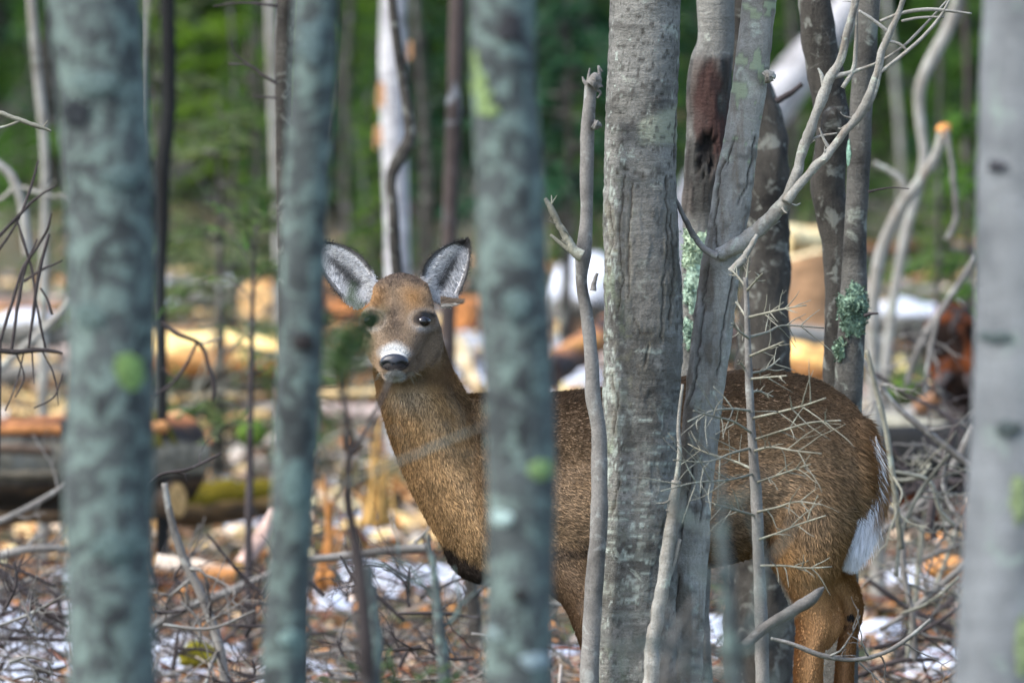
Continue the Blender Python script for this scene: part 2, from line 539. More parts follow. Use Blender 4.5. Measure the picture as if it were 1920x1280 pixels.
# thin hemlock saplings, nearer, whose loose sprays veil the ground behind
make_conifer(3, 1.55, .62, .25, "thin young evergreen with loose sprays between the two nearest left trunks", None, on_ground(-1.15, 33.5), .45, 16, 11, "evergreen_sapling")
make_conifer(3, 1.9, .7, .6, "young evergreen with sparse drooping sprays beside the black stem", None, on_ground(-1.55, 37), .4, 14, 12, "evergreen_sapling")
make_conifer(2, 1.7, .6, .7, "small blue green evergreen behind the broken topped stick", None, on_ground(.25, 40), .6, 22, 13, "evergreen_sapling")
make_conifer(0, 1.35, .55, .2, "small bushy evergreen near the leaning pale stem", None, on_ground(2.05, 37), .6, 22, 14, "evergreen_sapling")

# ------------------------------------------------------------------ trunks
def trunk_path(pts, D, top=7.5, n=200, lean=None, r_top=.35):
    """pts: (px, py, half width px[, D offset]) from the top of the frame downwards; carried on up to the height top and down into the ground"""
    pts = [(*p, 0) if len(p) == 3 else p for p in pts]
    W3 = [np.r_[P(p[0], p[1], D + p[3]), p[2] * K * (D + p[3])] for p in pts]
    W3 = W3[::-1]
    lo = W3[0]
    g = H(lo[0], lo[1])[0] - .12
    if lo[2] > g + .15:
        d = (W3[0] - W3[1])
        d = d / max(abs(d[2]), .05)
        x = lo.copy()
        L = lo[2] - g
        W3.insert(0, np.array([lo[0] + d[0] * L * .4, lo[1] + d[1] * L * .4, g, lo[3] * 1.25]))
    hi = W3[-1]
    if top and hi[2] < top:
        d = (W3[-1] - W3[-2])
        d = d / max(abs(d[2]), .05)
        L = top - hi[2]
        for s in (.33, .66, 1.0):
            W3.append(np.array([hi[0] + d[0] * L * s * .55 + R.normal(0, .05 * L * s * .3), hi[1] + R.normal(0, .06 * L * s * .4), hi[2] + L * s, hi[3] * (1 - (1 - r_top) * s)]))
    return catmull(W3, n)

def dist_poly(x, y, pl):
    d = np.full(len(x), 1e9)
    for (x0, y0), (x1, y1) in zip(pl[:-1], pl[1:]):
        dx, dy = x1 - x0, y1 - y0
        t = np.clip(((x - x0) * dx + (y - y0) * dy) / (dx * dx + dy * dy + 1e-9), 0, 1)
        d = np.minimum(d, np.hypot(x - x0 - t * dx, y - y0 - t * dy))
    return d

def side_twigs(path, rng, n, L, r, lo=.35, m='twig_grey', parent=None, up=.6, seg=5):
    """bare limbs high on a tree, each a part of its own"""
    for k in range(n):
        i = int(rng.uniform(lo, .97) * (len(path) - 1))
        p = path[i]
        a = rng.uniform(0, 6.28)
        l = L * rng.uniform(.5, 1.2) * (1 - .5 * i / len(path))
        d = np.array([math.cos(a), math.sin(a), up * rng.uniform(.5, 1.6)])
        mb = MB()
        twig_tree(mb, p[:3], d, l, min(r, p[3] * .6), rng, 2)
        mb.build("branch", M[m], parent)

def twig_tree(mb, p, d, L, r, rng, depth=1, wob=.16, nsub=(2, 4), c=None, seg=6, ratio=.5):
    d = np.asarray(d, float) / np.linalg.norm(d)
    n = 8
    q = [np.asarray(p, float)]
    e = d.copy()
    for i in range(n):
        e = e + rng.normal(0, wob, 3)
        e /= np.linalg.norm(e)
        q.append(q[-1] + e * L / n)
    q = np.array(q)
    mb.tube(q, np.linspace(r, r * .35, n + 1), seg, 0, c=c)
    if depth > 0:
        for k in range(rng.integers(*nsub)):
            i = rng.integers(2, n)
            dd = (q[i] - q[i - 1])
            dd /= np.linalg.norm(dd)
            s = rng.normal(0, 1, 3)
            s -= dd * (s @ dd)
            s /= np.linalg.norm(s)
            twig_tree(mb, q[i], dd * .8 + s * rng.uniform(.5, 1), L * ratio * rng.uniform(.6, 1.1), r * .5, rng, depth - 1, wob, nsub, c, max(4, seg - 1), ratio)

def make_tree(name, label, pts, D, mat, top=7.5, seg=32, n=200, rough=.05, rs=9, group=None, limbs=5, paint=None, cat="tree", r_top=.35, seed=0, limb_mat='twig_grey'):
    path = trunk_path(pts, D, top, n, r_top=r_top)
    t = thing(name, label, cat, on_ground(path[0, 0], path[0, 1]), group)
    v, q, tr = tube(path[:, :3], path[:, 3], seg, rough, rs, True, seed)
    c = np.zeros((len(v), 4))
    if paint:
        v, c = paint(v, c, path)
    MB().add(v, q, tr, c).build("trunk", M[mat], t)
    rng = np.random.default_rng(300 + seed)
    if limbs: side_twigs(path, rng, limbs, 1.3, .02, .5, limb_mat, t)
    return t, path

def lichen(parent, path, px, py, D, w, h, col, name="lichen_patch", thick=.0015, seed=0, ragged=.5, fluffy=0):
    """a crust of lichen lying on the bark: a lobed sheet that follows the round of the trunk"""
    zt = P(px, py, D)[2]
    i = int(np.argmin(np.abs(path[:, 2] - zt)))
    cx, cy, r = path[i, 0], path[i, 1], path[i, 3]
    wx, hx = w * K * D, h * K * D
    xc = P(px, py, D)[0]
    n = 22
    rr = np.linspace(0, 1, 9)
    th = np.linspace(0, 2 * math.pi, 40, endpoint=False)
    RR, TH = np.meshgrid(rr, th, indexing='ij')
    o = 1 + (fbm(np.c_[np.cos(TH).ravel() * 1.0 + seed * 7, np.sin(TH).ravel(), 0 * TH.ravel()], 2.0, seed, 4).reshape(TH.shape) - .5) * 2 * ragged
    x = xc + RR * np.cos(TH) * wx * o
    z = zt + RR * np.sin(TH) * hx * o
    ii = np.interp(z.ravel(), path[:, 2], np.arange(len(path))).reshape(z.shape)
    pcx = np.interp(ii, np.arange(len(path)), path[:, 0]); pcy = np.interp(ii, np.arange(len(path)), path[:, 1]); pr = np.interp(ii, np.arange(len(path)), path[:, 3])
    s = (x - pcx) / pr
    s = np.clip(s, -1.25, 1.25)
    ang = s * 1.15
    lift = thick * (1 - RR ** 3) + .0012 + pr * .045 * 0
    base = np.c_[(x).ravel(), 0 * x.ravel(), z.ravel()]
    lift = lift + (fbm(base, 55, seed, 3).reshape(x.shape) - .4) * thick * 1.6 * (1 - RR ** 4)
    if fluffy:
        lift = lift + fluffy * (fbm(base, 120, seed + 3, 3).reshape(x.shape)) * (1 - RR ** 2)
    pr2 = pr * 1.035 + lift
    X = pcx + np.sin(ang) * pr2
    Y = pcy - np.cos(ang) * pr2
    v = np.c_[X.ravel(), Y.ravel(), z.ravel()]
    a, b = np.meshgrid(np.arange(8), np.arange(40), indexing='ij')
    b2 = (b + 1) % 40
    q = np.stack([a * 40 + b, (a + 1) * 40 + b, (a + 1) * 40 + b2, a * 40 + b2], -1).reshape(-1, 4)
    cc = np.array(col) * (0.7 + .6 * fbm(base, 70, seed + 5, 3))[:, None]
    mb = MB().add(v, q, None, cc)
    if fluffy:
        rr_ = np.random.default_rng(seed + 70)
        n = 900 if fluffy > .015 else 260
        k = rr_.integers(0, len(v), n)
        p = v[k] + rr_.normal(0, .002, (n, 3))
        o = np.c_[v[k, 0] - np.interp(v[k, 2], path[:, 2], path[:, 0]), v[k, 1] - np.interp(v[k, 2], path[:, 2], path[:, 1]), 0 * k]
        o /= np.linalg.norm(o, axis=1)[:, None]
        d = o + rr_.normal(0, .8, (n, 3)); d /= np.linalg.norm(d, axis=1)[:, None]
        s2 = np.cross(d, rr_.normal(0, 1, (n, 3))); s2 /= np.linalg.norm(s2, axis=1)[:, None]
        L = rr_.uniform(.004, .011, (n, 1)); w2 = L * rr_.uniform(.25, .5, (n, 1))
        fv = np.stack([p - s2 * w2 * .4, p + d * L * .7 - s2 * w2, p + d * L, p + d * L * .7 + s2 * w2], 1).reshape(-1, 3)
        mb.add(fv, np.arange(n)[:, None] * 4 + np.array([[0, 1, 2, 3]]), None, np.repeat(np.array(col) * rr_.uniform(.45, 1.35, (n, 1)), 4, 0))
    return mb.build(name, M['moss'], parent)

# --- the four blurred trunks in front of the deer
A, pA = make_tree("tree", "thick blue grey blurred trunk at left with a pale green lichen spot", [(175, 0, 86), (190, 150, 84), (203, 330, 84), (208, 520, 86), (208, 700, 84), (203, 900, 84), (205, 1100, 82), (212, 1280, 84)], 13.2, 'fgbark', seed=1, n=140)
lichen(A, pA, 243, 698, 13.2, 26, 34, (.24, .38, .13), seed=2)
lichen(A, pA, 178, 155, 13.2, 40, 26, (.15, .21, .20), seed=3, ragged=.8)
lichen(A, pA, 175, 590, 13.2, 30, 22, (.14, .20, .19), seed=4, ragged=.8)
lichen(A, pA, 215, 1020, 13.2, 34, 26, (.14, .20, .19), seed=5, ragged=.8)
lichen(A, pA, 150, 210, 13.2, 24, 30, (.03, .035, .04), "bark_scar", seed=6, ragged=.9, thick=.001)
lichen(A, pA, 225, 330, 13.2, 30, 22, (.15, .21, .20), seed=31, ragged=.8)
B, pB = make_tree("tree", "slim blurred grey trunk covering one side of the deer's left ear", [(592, 0, 43), (583, 200, 43), (570, 420, 42), (566, 600, 42), (556, 800, 43), (546, 1000, 41), (530, 1280, 43)], 13.6, 'fgbark', seed=2, n=140)
lichen(B, pB, 560, 905, 13.6, 22, 40, (.15, .22, .21), seed=7, ragged=.7)
lichen(B, pB, 545, 1190, 13.6, 18, 18, (.26, .38, .35), seed=8, ragged=.6)
lichen(B, pB, 585, 80, 13.6, 24, 40, (.15, .21, .21), seed=9, ragged=.8)
lichen(B, pB, 572, 640, 13.6, 20, 14, (.05, .045, .045), "bark_scar", seed=32, ragged=.8, thick=.002)
Cc, pC = make_tree("tree", "blurred grey trunk crossing the deer's shoulder with a green lichen streak", [(942, 0, 62), (945, 150, 62), (955, 330, 64), (962, 520, 66), (972, 700, 66), (978, 900, 64), (974, 1100, 64), (972, 1280, 64)], 13.0, 'fgbark', seed=3, n=140)
for lx, ly, lw, lh in ((894, 118, 10, 26), (900, 155, 14, 24), (909, 186, 17, 20), (925, 206, 18, 12), (904, 205, 10, 12)):
    lichen(Cc, pC, lx, ly, 13.0, lw, lh, (.25, .35, .15), seed=lx, ragged=.95)
lichen(Cc, pC, 1008, 878, 13.0, 24, 20, (.27, .40, .16), seed=12, ragged=.5)
lichen(Cc, pC, 945, 968, 13.0, 22, 15, (.40, .54, .52), seed=13, ragged=.5)
lichen(Cc, pC, 1000, 1235, 13.0, 26, 18, (.38, .48, .50), seed=14, ragged=.5)
lichen(Cc, pC, 965, 570, 13.0, 24, 30, (.15, .21, .20), seed=15, ragged=.8)
lichen(Cc, pC, 975, 1112, 13.0, 14, 11, (.05, .05, .05), "bark_scar", seed=16, ragged=.7, thick=.002)
lichen(Cc, pC, 925, 1185, 13.0, 24, 14, (.22, .29, .29), seed=33, ragged=.7)
lichen(Cc, pC, 955, 55, 13.0, 24, 26, (.06, .06, .065), "bark_scar", seed=34, ragged=.8, thick=.002)
Dd, pD = make_tree("tree", "pale blurred trunk cut off by the photo's edge, rightmost of all", [(1948, 0, 104), (1938, 300, 106), (1930, 640, 104), (1918, 900, 104), (1905, 1100, 106), (1896, 1280, 108)], 13.8, 'fgbark2', seed=4, n=140)
lichen(Dd, pD, 1905, 930, 13.8, 12, 44, (.26, .33, .17), seed=17, ragged=.6)
lichen(Dd, pD, 1912, 1205, 13.8, 14, 54, (.26, .33, .17), seed=18, ragged=.6)
lichen(Dd, pD, 1872, 310, 13.8, 20, 10, (.06, .06, .07), "bark_scar", seed=19, ragged=.6, thick=.002)
lichen(Dd, pD, 1868, 630, 13.8, 34, 10, (.10, .13, .13), "bark_scar", seed=20, ragged=.8, thick=.002)
lichen(Dd, pD, 1890, 800, 13.8, 22, 14, (.08, .10, .10), "bark_scar", seed=35, ragged=.8, thick=.002)
# --- the sharp trunks around the deer
def groove(x, y, lines, w):
    """depth (0..1) and lip (0..1) of cracks drawn as lines on the bark"""
    wob = 7.0 * (fbm(np.c_[x * .04, y * .06, 0 * x], 1, 8, 4) - .5) * 2
    d = np.full(len(x), 1e9)
    for l in lines: d = np.minimum(d, dist_poly(x + wob, y, l))
    return np.exp(-(d / w) ** 2), np.exp(-((d - 2.2 * w) / (1.4 * w)) ** 2)

def outward(v, path):
    i = np.interp(v[:, 2], path[:, 2], np.arange(len(path)))
    k = np.arange(len(path))
    c = np.c_[np.interp(i, k, path[:, 0]), np.interp(i, k, path[:, 1])]
    d = np.c_[v[:, :2] - c, 0 * v[:, 2]]
    return d / (np.linalg.norm(d, axis=1)[:, None] + 1e-9)

def spots(x, y, rng, boxes):
    """small crust lichens: (x0, y0, x1, y1, count, rx, ry)"""
    m = np.zeros(len(x))
    for x0, y0, x1, y1, n, rx, ry in boxes:
        for k in range(n):
            cx, cy = rng.uniform(x0, x1), rng.uniform(y0, y1)
            a, b = rx * rng.uniform(.4, 1.3), ry * rng.uniform(.4, 1.3)
            sel = (np.abs(x - cx) < 3 * a) & (np.abs(y - cy) < 3 * b)
            if not sel.any(): continue
            xx, yy = x[sel], y[sel]
            d = ((xx - cx) / a) ** 2 + ((yy - cy) / b) ** 2 + (vn(np.c_[xx * .11, yy * .11, 0 * xx], 1, k) - .5) * 1.3
            m[sel] = np.maximum(m[sel], 1 - sstep(.7, 1.1, d))
    return m

def paint_main(v, c, path):
    x, y = proj(v)
    o = outward(v, path)
    front = sstep(.15, -.1, o[:, 1])
    rng = np.random.default_rng(5)
    cr = [[(1172, 330), (1160, 420), (1168, 520), (1160, 585)], [(1184, 345), (1178, 440), (1180, 560)], [(1248, 330), (1252, 430), (1243, 540), (1240, 640)],
          [(1258, 400), (1262, 520), (1255, 600)], [(1140, 330), (1175, 318), (1215, 335)], [(1140, 380), (1150, 440), (1142, 480)], [(1218, 648), (1206, 690)],
          [(1190, 600), (1200, 625), (1222, 625)], [(1148, 700), (1160, 760), (1150, 810)], [(1270, 200), (1262, 300)], [(1240, 1000), (1262, 940), (1270, 890)], [(1160, 900), (1152, 960)]]
    g, lip = groove(x, y, cr, 2.0)
    g, lip = g * front, lip * front
    # horizontal wrinkles and lenticels
    wr = fbm(np.c_[v[:, 0] * 14, v[:, 1] * 14, v[:, 2] * 120], 1, 31, 4)
    fl = fbm(np.c_[v[:, 0] * 40, v[:, 1] * 40, v[:, 2] * 60], 1, 37, 3)
    smooth_zone = ((x > 1172) & (x < 1250) & (y > 350) & (y < 620)) * front
    gk = sstep(.25, .55, fbm(v, 45, 91, 3))
    d = -.0035 * g * (.3 + .7 * gk) + .0012 * lip * gk + (wr - .5) * .005 * (1 - .7 * smooth_zone) + (fl - .5) * .003 + .0022 * sstep(.5, .54, fbm(np.c_[v[:, 0] * 26, v[:, 1] * 26, v[:, 2] * 12], 1, 93, 4)) * sstep(300, 420, y)
    rid = ((x < 1185) * sstep(320, 380, y) * sstep(1000, 700, y)) * front
    d = d + (fbm(np.c_[v[:, 0] * 60, v[:, 1] * 60, v[:, 2] * 14], 1, 41, 3) - .5) * .009 * rid
    v = v + o * d[:, None]
    # colours: pale scar patch, cream and mint crusts, brown cracks
    col = np.zeros((len(v), 3)); al = np.zeros(len(v))
    def lay(m, rgb):
        nonlocal col, al
        m = np.clip(m, 0, 1)
        col = col * (1 - m[:, None]) + np.array(rgb) * m[:, None]
        al = np.maximum(al, m)
    lay(.6 * sstep(.58, .72, wr) * (1 - smooth_zone), (.085, .08, .072))
    lay(.5 * sstep(.56, .68, fbm(np.c_[v[:, 0] * 12, v[:, 1] * 12, v[:, 2] * 45], 1, 33, 4)) * sstep(650, 760, y), (.34, .37, .33))
    lay(.55 * sstep(.56, .66, fl) * rid, (.24, .23, .13))
    lay(.55 * smooth_zone, (.22, .21, .19))
    pp = sstep(10, -10, 230 - (x - 1190) * .45 - y) * sstep(282, 262, y) * sstep(1188, 1205, x) * front
    lay(.85 * pp, (.34, .36, .27))
    sp = spots(x, y, rng, [(1135, 30, 1172, 330, 26, 3.5, 5), (1140, 285, 1190, 305, 9, 7, 4), (1180, 0, 1270, 300, 14, 2.5, 2.5), (1132, 330, 1158, 700, 40, 6, 10),
                           (1140, 560, 1250, 760, 14, 2.5, 2.5), (1135, 700, 1172, 930, 26, 6, 9), (1140, 940, 1225, 1130, 50, 14, 4), (1130, 1085, 1200, 1130, 14, 14, 6), (1180, 780, 1270, 1000, 34, 16, 3), (1135, 700, 1165, 900, 26, 7, 12)]) * front
    bk = sstep(.63, .7, fbm(v, 22, 61, 4)) * (1 - front)
    lay(.85 * sp * sstep(.1, .4, vn(v, 160, 77)), (.40, .45, .40))
    lay(.8 * sstep(.64, .70, fbm(v, 95, 79, 3)) * sstep(1185, 1140, x) * front, (.44, .48, .44))
    lay(.75 * sstep(.60, .68, fbm(np.c_[v[:, 0] * 90, v[:, 1] * 90, v[:, 2] * 150], 1, 83, 3)), (.05, .045, .038))
    lay(.5 * sstep(.52, .64, fbm(np.c_[v[:, 0] * 30, v[:, 1] * 30, v[:, 2] * 26], 1, 85, 4)) * sstep(300, 400, y) * (1 - smooth_zone), (.115, .105, .085))
    lay(.8 * bk, (.38, .44, .40))
    gr = sstep(.55, .66, fbm(np.c_[v[:, 0] * 30, v[:, 1] * 30, v[:, 2] * 12], 1, 71, 4)) * sstep(1190, 1150, x) * front * sstep(260, 420, y)
    lay(.6 * gr, (.22, .27, .17))
    lay(.9 * g, (.035, .026, .018))
    lay(.35 * lip * sstep(330, 420, y), (.27, .24, .17))
    return v, np.c_[col, al]

E, pE = make_tree("tree", "thick sharp grey trunk with cracked lichen flecked bark in front of the deer's flank", [(1209, 0, 66), (1206, 140, 67), (1200, 330, 68), (1203, 470, 70), (1206, 640, 73), (1202, 760, 71), (1199, 900, 72), (1194, 1080, 74), (1190, 1280, 78)], 19.42, 'bark', top=8.5, seg=220, n=1150, rough=.03, rs=7, limbs=6, paint=paint_main, seed=5)

def paint_fork(v, c, path):
    x, y = proj(v)
    o = outward(v, path)
    front = sstep(.2, -.1, o[:, 1])
    cr = [[(1358, 300), (1345, 370), (1338, 420), (1350, 480)], [(1414, 255), (1408, 300), (1398, 350), (1385, 380)], [(1375, 260), (1362, 310)], [(1328, 500), (1318, 600), (1308, 700), (1290, 760)],
          [(1372, 520), (1356, 620), (1345, 700)], [(1300, 860), (1285, 960), (1268, 1060)], [(1320, 900), (1312, 980)], [(1275, 1080), (1258, 1180)]]
    g, lip = groove(x, y, cr, 1.9)
    g, lip = g * front, lip * front
    wr = fbm(np.c_[v[:, 0] * 16, v[:, 1] * 16, v[:, 2] * 70], 1, 131, 4)
    fk = sstep(.48, .53, fbm(np.c_[v[:, 0] * 24, v[:, 1] * 24, v[:, 2] * 9], 1, 137, 4)) * sstep(250, 380, y)
    v = v + o * (-.0035 * g + .001 * lip + (wr - .5) * .005 + .0028 * fk)[:, None]
    col = np.zeros((len(v), 3)); al = np.zeros(len(v))
    def lay(m, rgb):
        nonlocal col, al
        m = np.clip(m, 0, 1)
        col = col * (1 - m[:, None]) + np.array(rgb) * m[:, None]
        al = np.maximum(al, m)
    lay(.7 * sstep(.6, .72, wr), (.12, .11, .095))
    lay(.7 * sstep(.52, .64, fbm(np.c_[v[:, 0] * 22, v[:, 1] * 22, v[:, 2] * 7], 1, 133, 4)) * sstep(360, 480, y), (.16, .13, .10))
    rng = np.random.default_rng(6)
    lay(.8 * spots(x, y, rng, [(1385, 100, 1440, 170, 7, 16, 16), (1395, 0, 1450, 30, 5, 16, 10), (1340, 180, 1430, 330, 16, 4, 5)]) * front, (.35, .42, .27))
    lay(.6 * spots(x, y, rng, [(1360, 380, 1420, 470, 8, 14, 18), (1300, 560, 1360, 900, 14, 10, 26)]) * front, (.36, .36, .34))
    lay(.9 * g, (.035, .026, .02))
    return v, np.c_[col, al]
Fk, pF = make_tree("tree", "pale grey leaning trunk with peeling bark that forks low beside the thick sharp trunk", [(1424, 0, 33), (1414, 90, 32), (1404, 170, 33), (1388, 270, 33), (1372, 370, 35), (1357, 470, 36), (1342, 580, 37), (1326, 700, 36), (1312, 820, 34), (1302, 920, 34), (1292, 1020, 36), (1282, 1130, 38), (1274, 1280, 41)], 19.55, 'bark_smooth', top=7.5, seg=120, n=800, rough=.06, rs=9, limbs=4, paint=paint_fork, seed=6)
# the low limb of the leaning trunk, with its own forks and twigs
def limb(parent, pts, D, mat, name="branch", seg=12, rough=.22, twigs=None, seed=0, n=None):
    pts = [(*p, 0) if len(p) == 3 else p for p in pts]
    w = np.array([np.r_[P(p[0], p[1], D + p[3]), p[2] * K * D] for p in pts])
    w = catmull(w, n or max(10, len(pts) * 12))
    mb = MB()
    kn = .9 + .22 * (fbm(np.c_[np.arange(len(w)) * .30, w[:, 0] * 0, w[:, 0] * 0 + seed], 1, seed, 2) - .45)
    tq = np.arange(len(w))
    w[:, :3] += np.c_[vn(np.c_[tq * .22, tq * 0, tq * 0 + seed]) - .5, 0 * tq, vn(np.c_[tq * .22, tq * 0 + 5, tq * 0 + seed]) - .5] * (w[:, 3:] * .35) * np.minimum(1, np.minimum(tq, len(w) - 1 - tq) / 3)[:, None]
    if w[:, 3].max() > 8 * K * D and len(w) > 50:
        rl = np.random.default_rng(seed + 5 + len(w))
        for k in range(7):
            j = int(rl.uniform(4, len(w) - 4))
            d = rl.normal(0, 1, 3) + np.array([0, 0, .6]); d /= np.linalg.norm(d)
            twig_tree(mb, w[j, :3], d, rl.uniform(.015, .05), w[j, 3] * rl.uniform(.18, .34), rl, 0, .2, seg=5)
    mb.tube(w[:, :3], w[:, 3] * kn, seg, rough, 45, seed=seed)
    for tw in twigs or []:
        tw = [(*p, 0) if len(p) == 3 else p for p in tw]
        u = np.array([np.r_[P(p[0], p[1], D + p[3]), p[2] * K * D] for p in tw])
        u = catmull(u, max(6, len(tw) * 5))
        mb.tube(u[:, :3], u[:, 3], 6, .15, 60, seed=seed)
    return mb.build(name, M[mat], parent)
limb(Fk, [(1345, 478, 14), (1380, 462, 16), (1420, 432, 16), (1452, 400, 15), (1478, 374, 16)], 19.5, 'bark_smooth')
limb(Fk, [(1474, 378, 10.7), (1495, 320, 10.7), (1512, 262, 10.7), (1530, 215, 9.8), (1545, 172, 11.5), (1556, 150, 11.5), (1572, 118, 7.4), (1590, 55, 7.4), (1606, 0, 6.6), (1630, -90, 4.9)], 19.48, 'bark_smooth',
     twigs=[[(1552, 150, 8), (1575, 120, 7), (1590, 60, 6), (1600, 10, 6), (1607, -40, 4)], [(1556, 146, 7), (1608, 132, 4), (1640, 120, 3), (1690, 90, 3), (1735, 46, 3), (1775, 2, 2)],
            [(1510, 270, 4), (1530, 258, 3), (1570, 250, 2)], [(1545, 165, 5), (1540, 140, 4), (1534, 128, 2)], [(1580, 165, 5), (1600, 130, 5), (1604, 90, 4), (1606, 20, 3)]], seed=3)
limb(Fk, [(1474, 378, 9.8), (1510, 335, 9.0), (1550, 290, 9.0), (1590, 240, 8.2), (1622, 200, 9.8), (1640, 150, 7.4), (1652, 100, 7.4), (1672, 55, 6.6), (1690, 10, 5.7), (1710, -60, 4.1)], 19.45, 'bark_smooth',
     twigs=[[(1625, 205, 6), (1638, 180, 5), (1652, 120, 5), (1660, 70, 3)], [(1645, 140, 4), (1690, 105, 4), (1730, 70, 4), (1770, 20, 3), (1780, 0, 2)], [(1668, 62, 4), (1640, 40, 4), (1610, 20, 3)],
            [(1650, 40, 3), (1690, 25, 4), (1740, 18, 4), (1790, 22, 3), (1822, 26, 2)], [(1655, 75, 4), (1690, 85, 3), (1703, 98, 2)], [(1560, 285, 4), (1545, 262, 3), (1536, 240, 2)], [(1690, 40, 3), (1720, 34, 3), (1770, 32, 2)]], seed=4)
limb(Fk, [(1345, 480, 8), (1322, 468, 7), (1300, 440, 6), (1282, 405, 5), (1262, 365, 4)], 19.45, 'twig_grey', twigs=[[(1290, 420, 3), (1275, 395, 2), (1268, 380, 1.5)]])
limb(Fk, [(1370, 510, 9), (1390, 490, 8), (1408, 462, 6), (1420, 440, 4)], 19.4, 'bark_smooth')
limb(Fk, [(1434, 145, 12), (1442, 143, 13), (1448, 143, 10)], 19.5, 'bark_smooth', "branch_stub", rough=.3)
limb(Fk, [(1268, 900, 9), (1262, 960, 12), (1252, 1040, 14), (1240, 1110, 14), (1228, 1180, 15), (1218, 1290, 17)], 19.2, 'bark_smooth', "peeled_stem", twigs=[[(1268, 905, 6), (1274, 850, 5), (1272, 800, 4), (1280, 720, 3)], [(1240, 1110, 6), (1262, 1060, 5), (1275, 1010, 4)]], seed=8)
# G: bark torn trunk with a red brown wound
def paint_wound(v, c, path):
    x, y = proj(v)
    o = outward(v, path)
    front = sstep(.2, -.1, o[:, 1])
    n = fbm(np.c_[x * .03, y * .012, 0 * x], 1, 55, 4)
    d1 = ((x - 1332) / 38) ** 2 + ((y - 215) / 108) ** 2 + (n - .5) * 1.6
    d2 = ((x - 1326) / 26) ** 2 + ((y - 285) / 40) ** 2 + (fbm(np.c_[x * .09, y * .05, 0 * x], 1, 59, 4) - .5) * 4.5
    m1, m2 = (1 - sstep(.6, 1.15, d1)) * front, (1 - sstep(.6, 1.1, d2)) * front
    rough = fbm(np.c_[v[:, 0] * 40, v[:, 1] * 40, v[:, 2] * 9], 1, 57, 4)
    low = sstep(100, 112, y)
    v = v + o * (-.006 * m1 - .02 * m2 + (rough - .5) * .02 * low)[:, None]
    al = np.maximum(.85 * m1 * sstep(.34, .5, rough), .97 * m2)
    al = np.maximum(al, low * front * (.72 + .26 * sstep(.42, .55, rough)) * sstep(450, 380, y) * (1 - .9 * np.exp(-(((x - 1298) / 16) ** 2 + ((y - 245) / 26) ** 2))))
    col = np.where((m2 > .3)[:, None], np.array([[.006, .005, .005]]), (np.array([[.030, .026, .023]]) * (.2 + 3.2 * sstep(.45, .75, rough)[:, None])) * (1 - (m1 * sstep(.38, .6, rough))[:, None]) + np.array([[.048, .023, .019]]) * (m1 * sstep(.38, .6, rough))[:, None])
    return v, np.c_[col, al]
G, pG = make_tree("tree", "grey trunk whose torn bark shows a dark red brown wound behind the leaning trunk", [(1342, 0, 36), (1340, 95, 37), (1336, 110, 40), (1330, 230, 42), (1324, 360, 42), (1315, 450, 36), (1308, 560, 30), (1305, 660, 28), (1303, 800, 28)], 20.9, 'bark', top=7, seg=110, n=600, paint=paint_wound, limbs=3, seed=7)
lichen(G, pG, 1302, 468, 20.86, 22, 36, (.42, .54, .38), "lichen_tuft", .003, 21, .9, .004)
lichen(G, pG, 1300, 545, 20.86, 20, 46, (.40, .54, .42), "lichen_tuft", .003, 22, .9, .004)
lichen(G, pG, 1296, 625, 20.86, 13, 30, (.38, .52, .40), "lichen_tuft", .003, 23, .9, .003)
Hh, pH = make_tree("tree", "dark rough trunk rising behind the deer's back just right of the fork", [(1385, -60, 24), (1390, 60, 26), (1410, 150, 32), (1434, 230, 36), (1440, 330, 40), (1441, 430, 40), (1436, 540, 45), (1432, 640, 50), (1430, 720, 54)], 22.2, 'bark_dark', top=7, seg=64, n=400, rough=.16, rs=24, limbs=3, seed=8)
limb(Hh, [(1455, 190, 7), (1480, 176, 6), (1504, 157, 5)], 22.1, 'twig_dark', "branch_stub")
Ii, pI = make_tree("tree", "crooked grey trunk bending at a burl and crossing the thin straight stem", [(1527, -10, 31), (1535, 70, 33), (1544, 120, 34), (1556, 190, 33), (1564, 235, 34), (1556, 300, 32), (1552, 350, 32), (1566, 420, 32), (1576, 500, 31), (1576, 600, 30), (1572, 700, 29), (1570, 780, 29)], 21.2, 'bark_dark', top=7, seg=64, n=400, rough=.12, rs=22, limbs=3, seed=9)
limb(Ii, [(1550, 265, 18), (1568, 215, 24), (1572, 200, 18)], 21.05, 'bark_dark', "burl", rough=.35, seed=6)
Jj, pJ = make_tree("tree", "thin straight grey stem with a fluffy green lichen clump behind the deer's rump", [(1630, -10, 22), (1622, 100, 22), (1615, 200, 21), (1610, 320, 21), (1605, 420, 21), (1602, 500, 24), (1598, 600, 26), (1592, 700, 27), (1588, 780, 28)], 20.95, 'bark_mid', top=6.5, seg=64, n=400, rough=.10, rs=18, limbs=4, seed=10)
lichen(Jj, pJ, 1602, 580, 20.9, 26, 46, (.20, .30, .22), "lichen_tuft", .006, 24, .7, .018)
lichen(Jj, pJ, 1578, 655, 20.9, 9, 22, (.28, .40, .28), "lichen_tuft", .004, 25, .6, .008)
lichen(Jj, pJ, 1591, 285, 20.9, 6, 24, (.25, .42, .33), "lichen_patch", .003, 26, .6)
limb(Jj, [(1620, 592, 4), (1635, 588, 3), (1647, 587, 2)], 20.7, 'twig_dark', "branch_stub")
limb(Jj, [(1628, 360, 3), (1650, 355, 2), (1668, 352, 1.5), (1705, 354, 1)], 20.7, 'twig_dark', "branch")
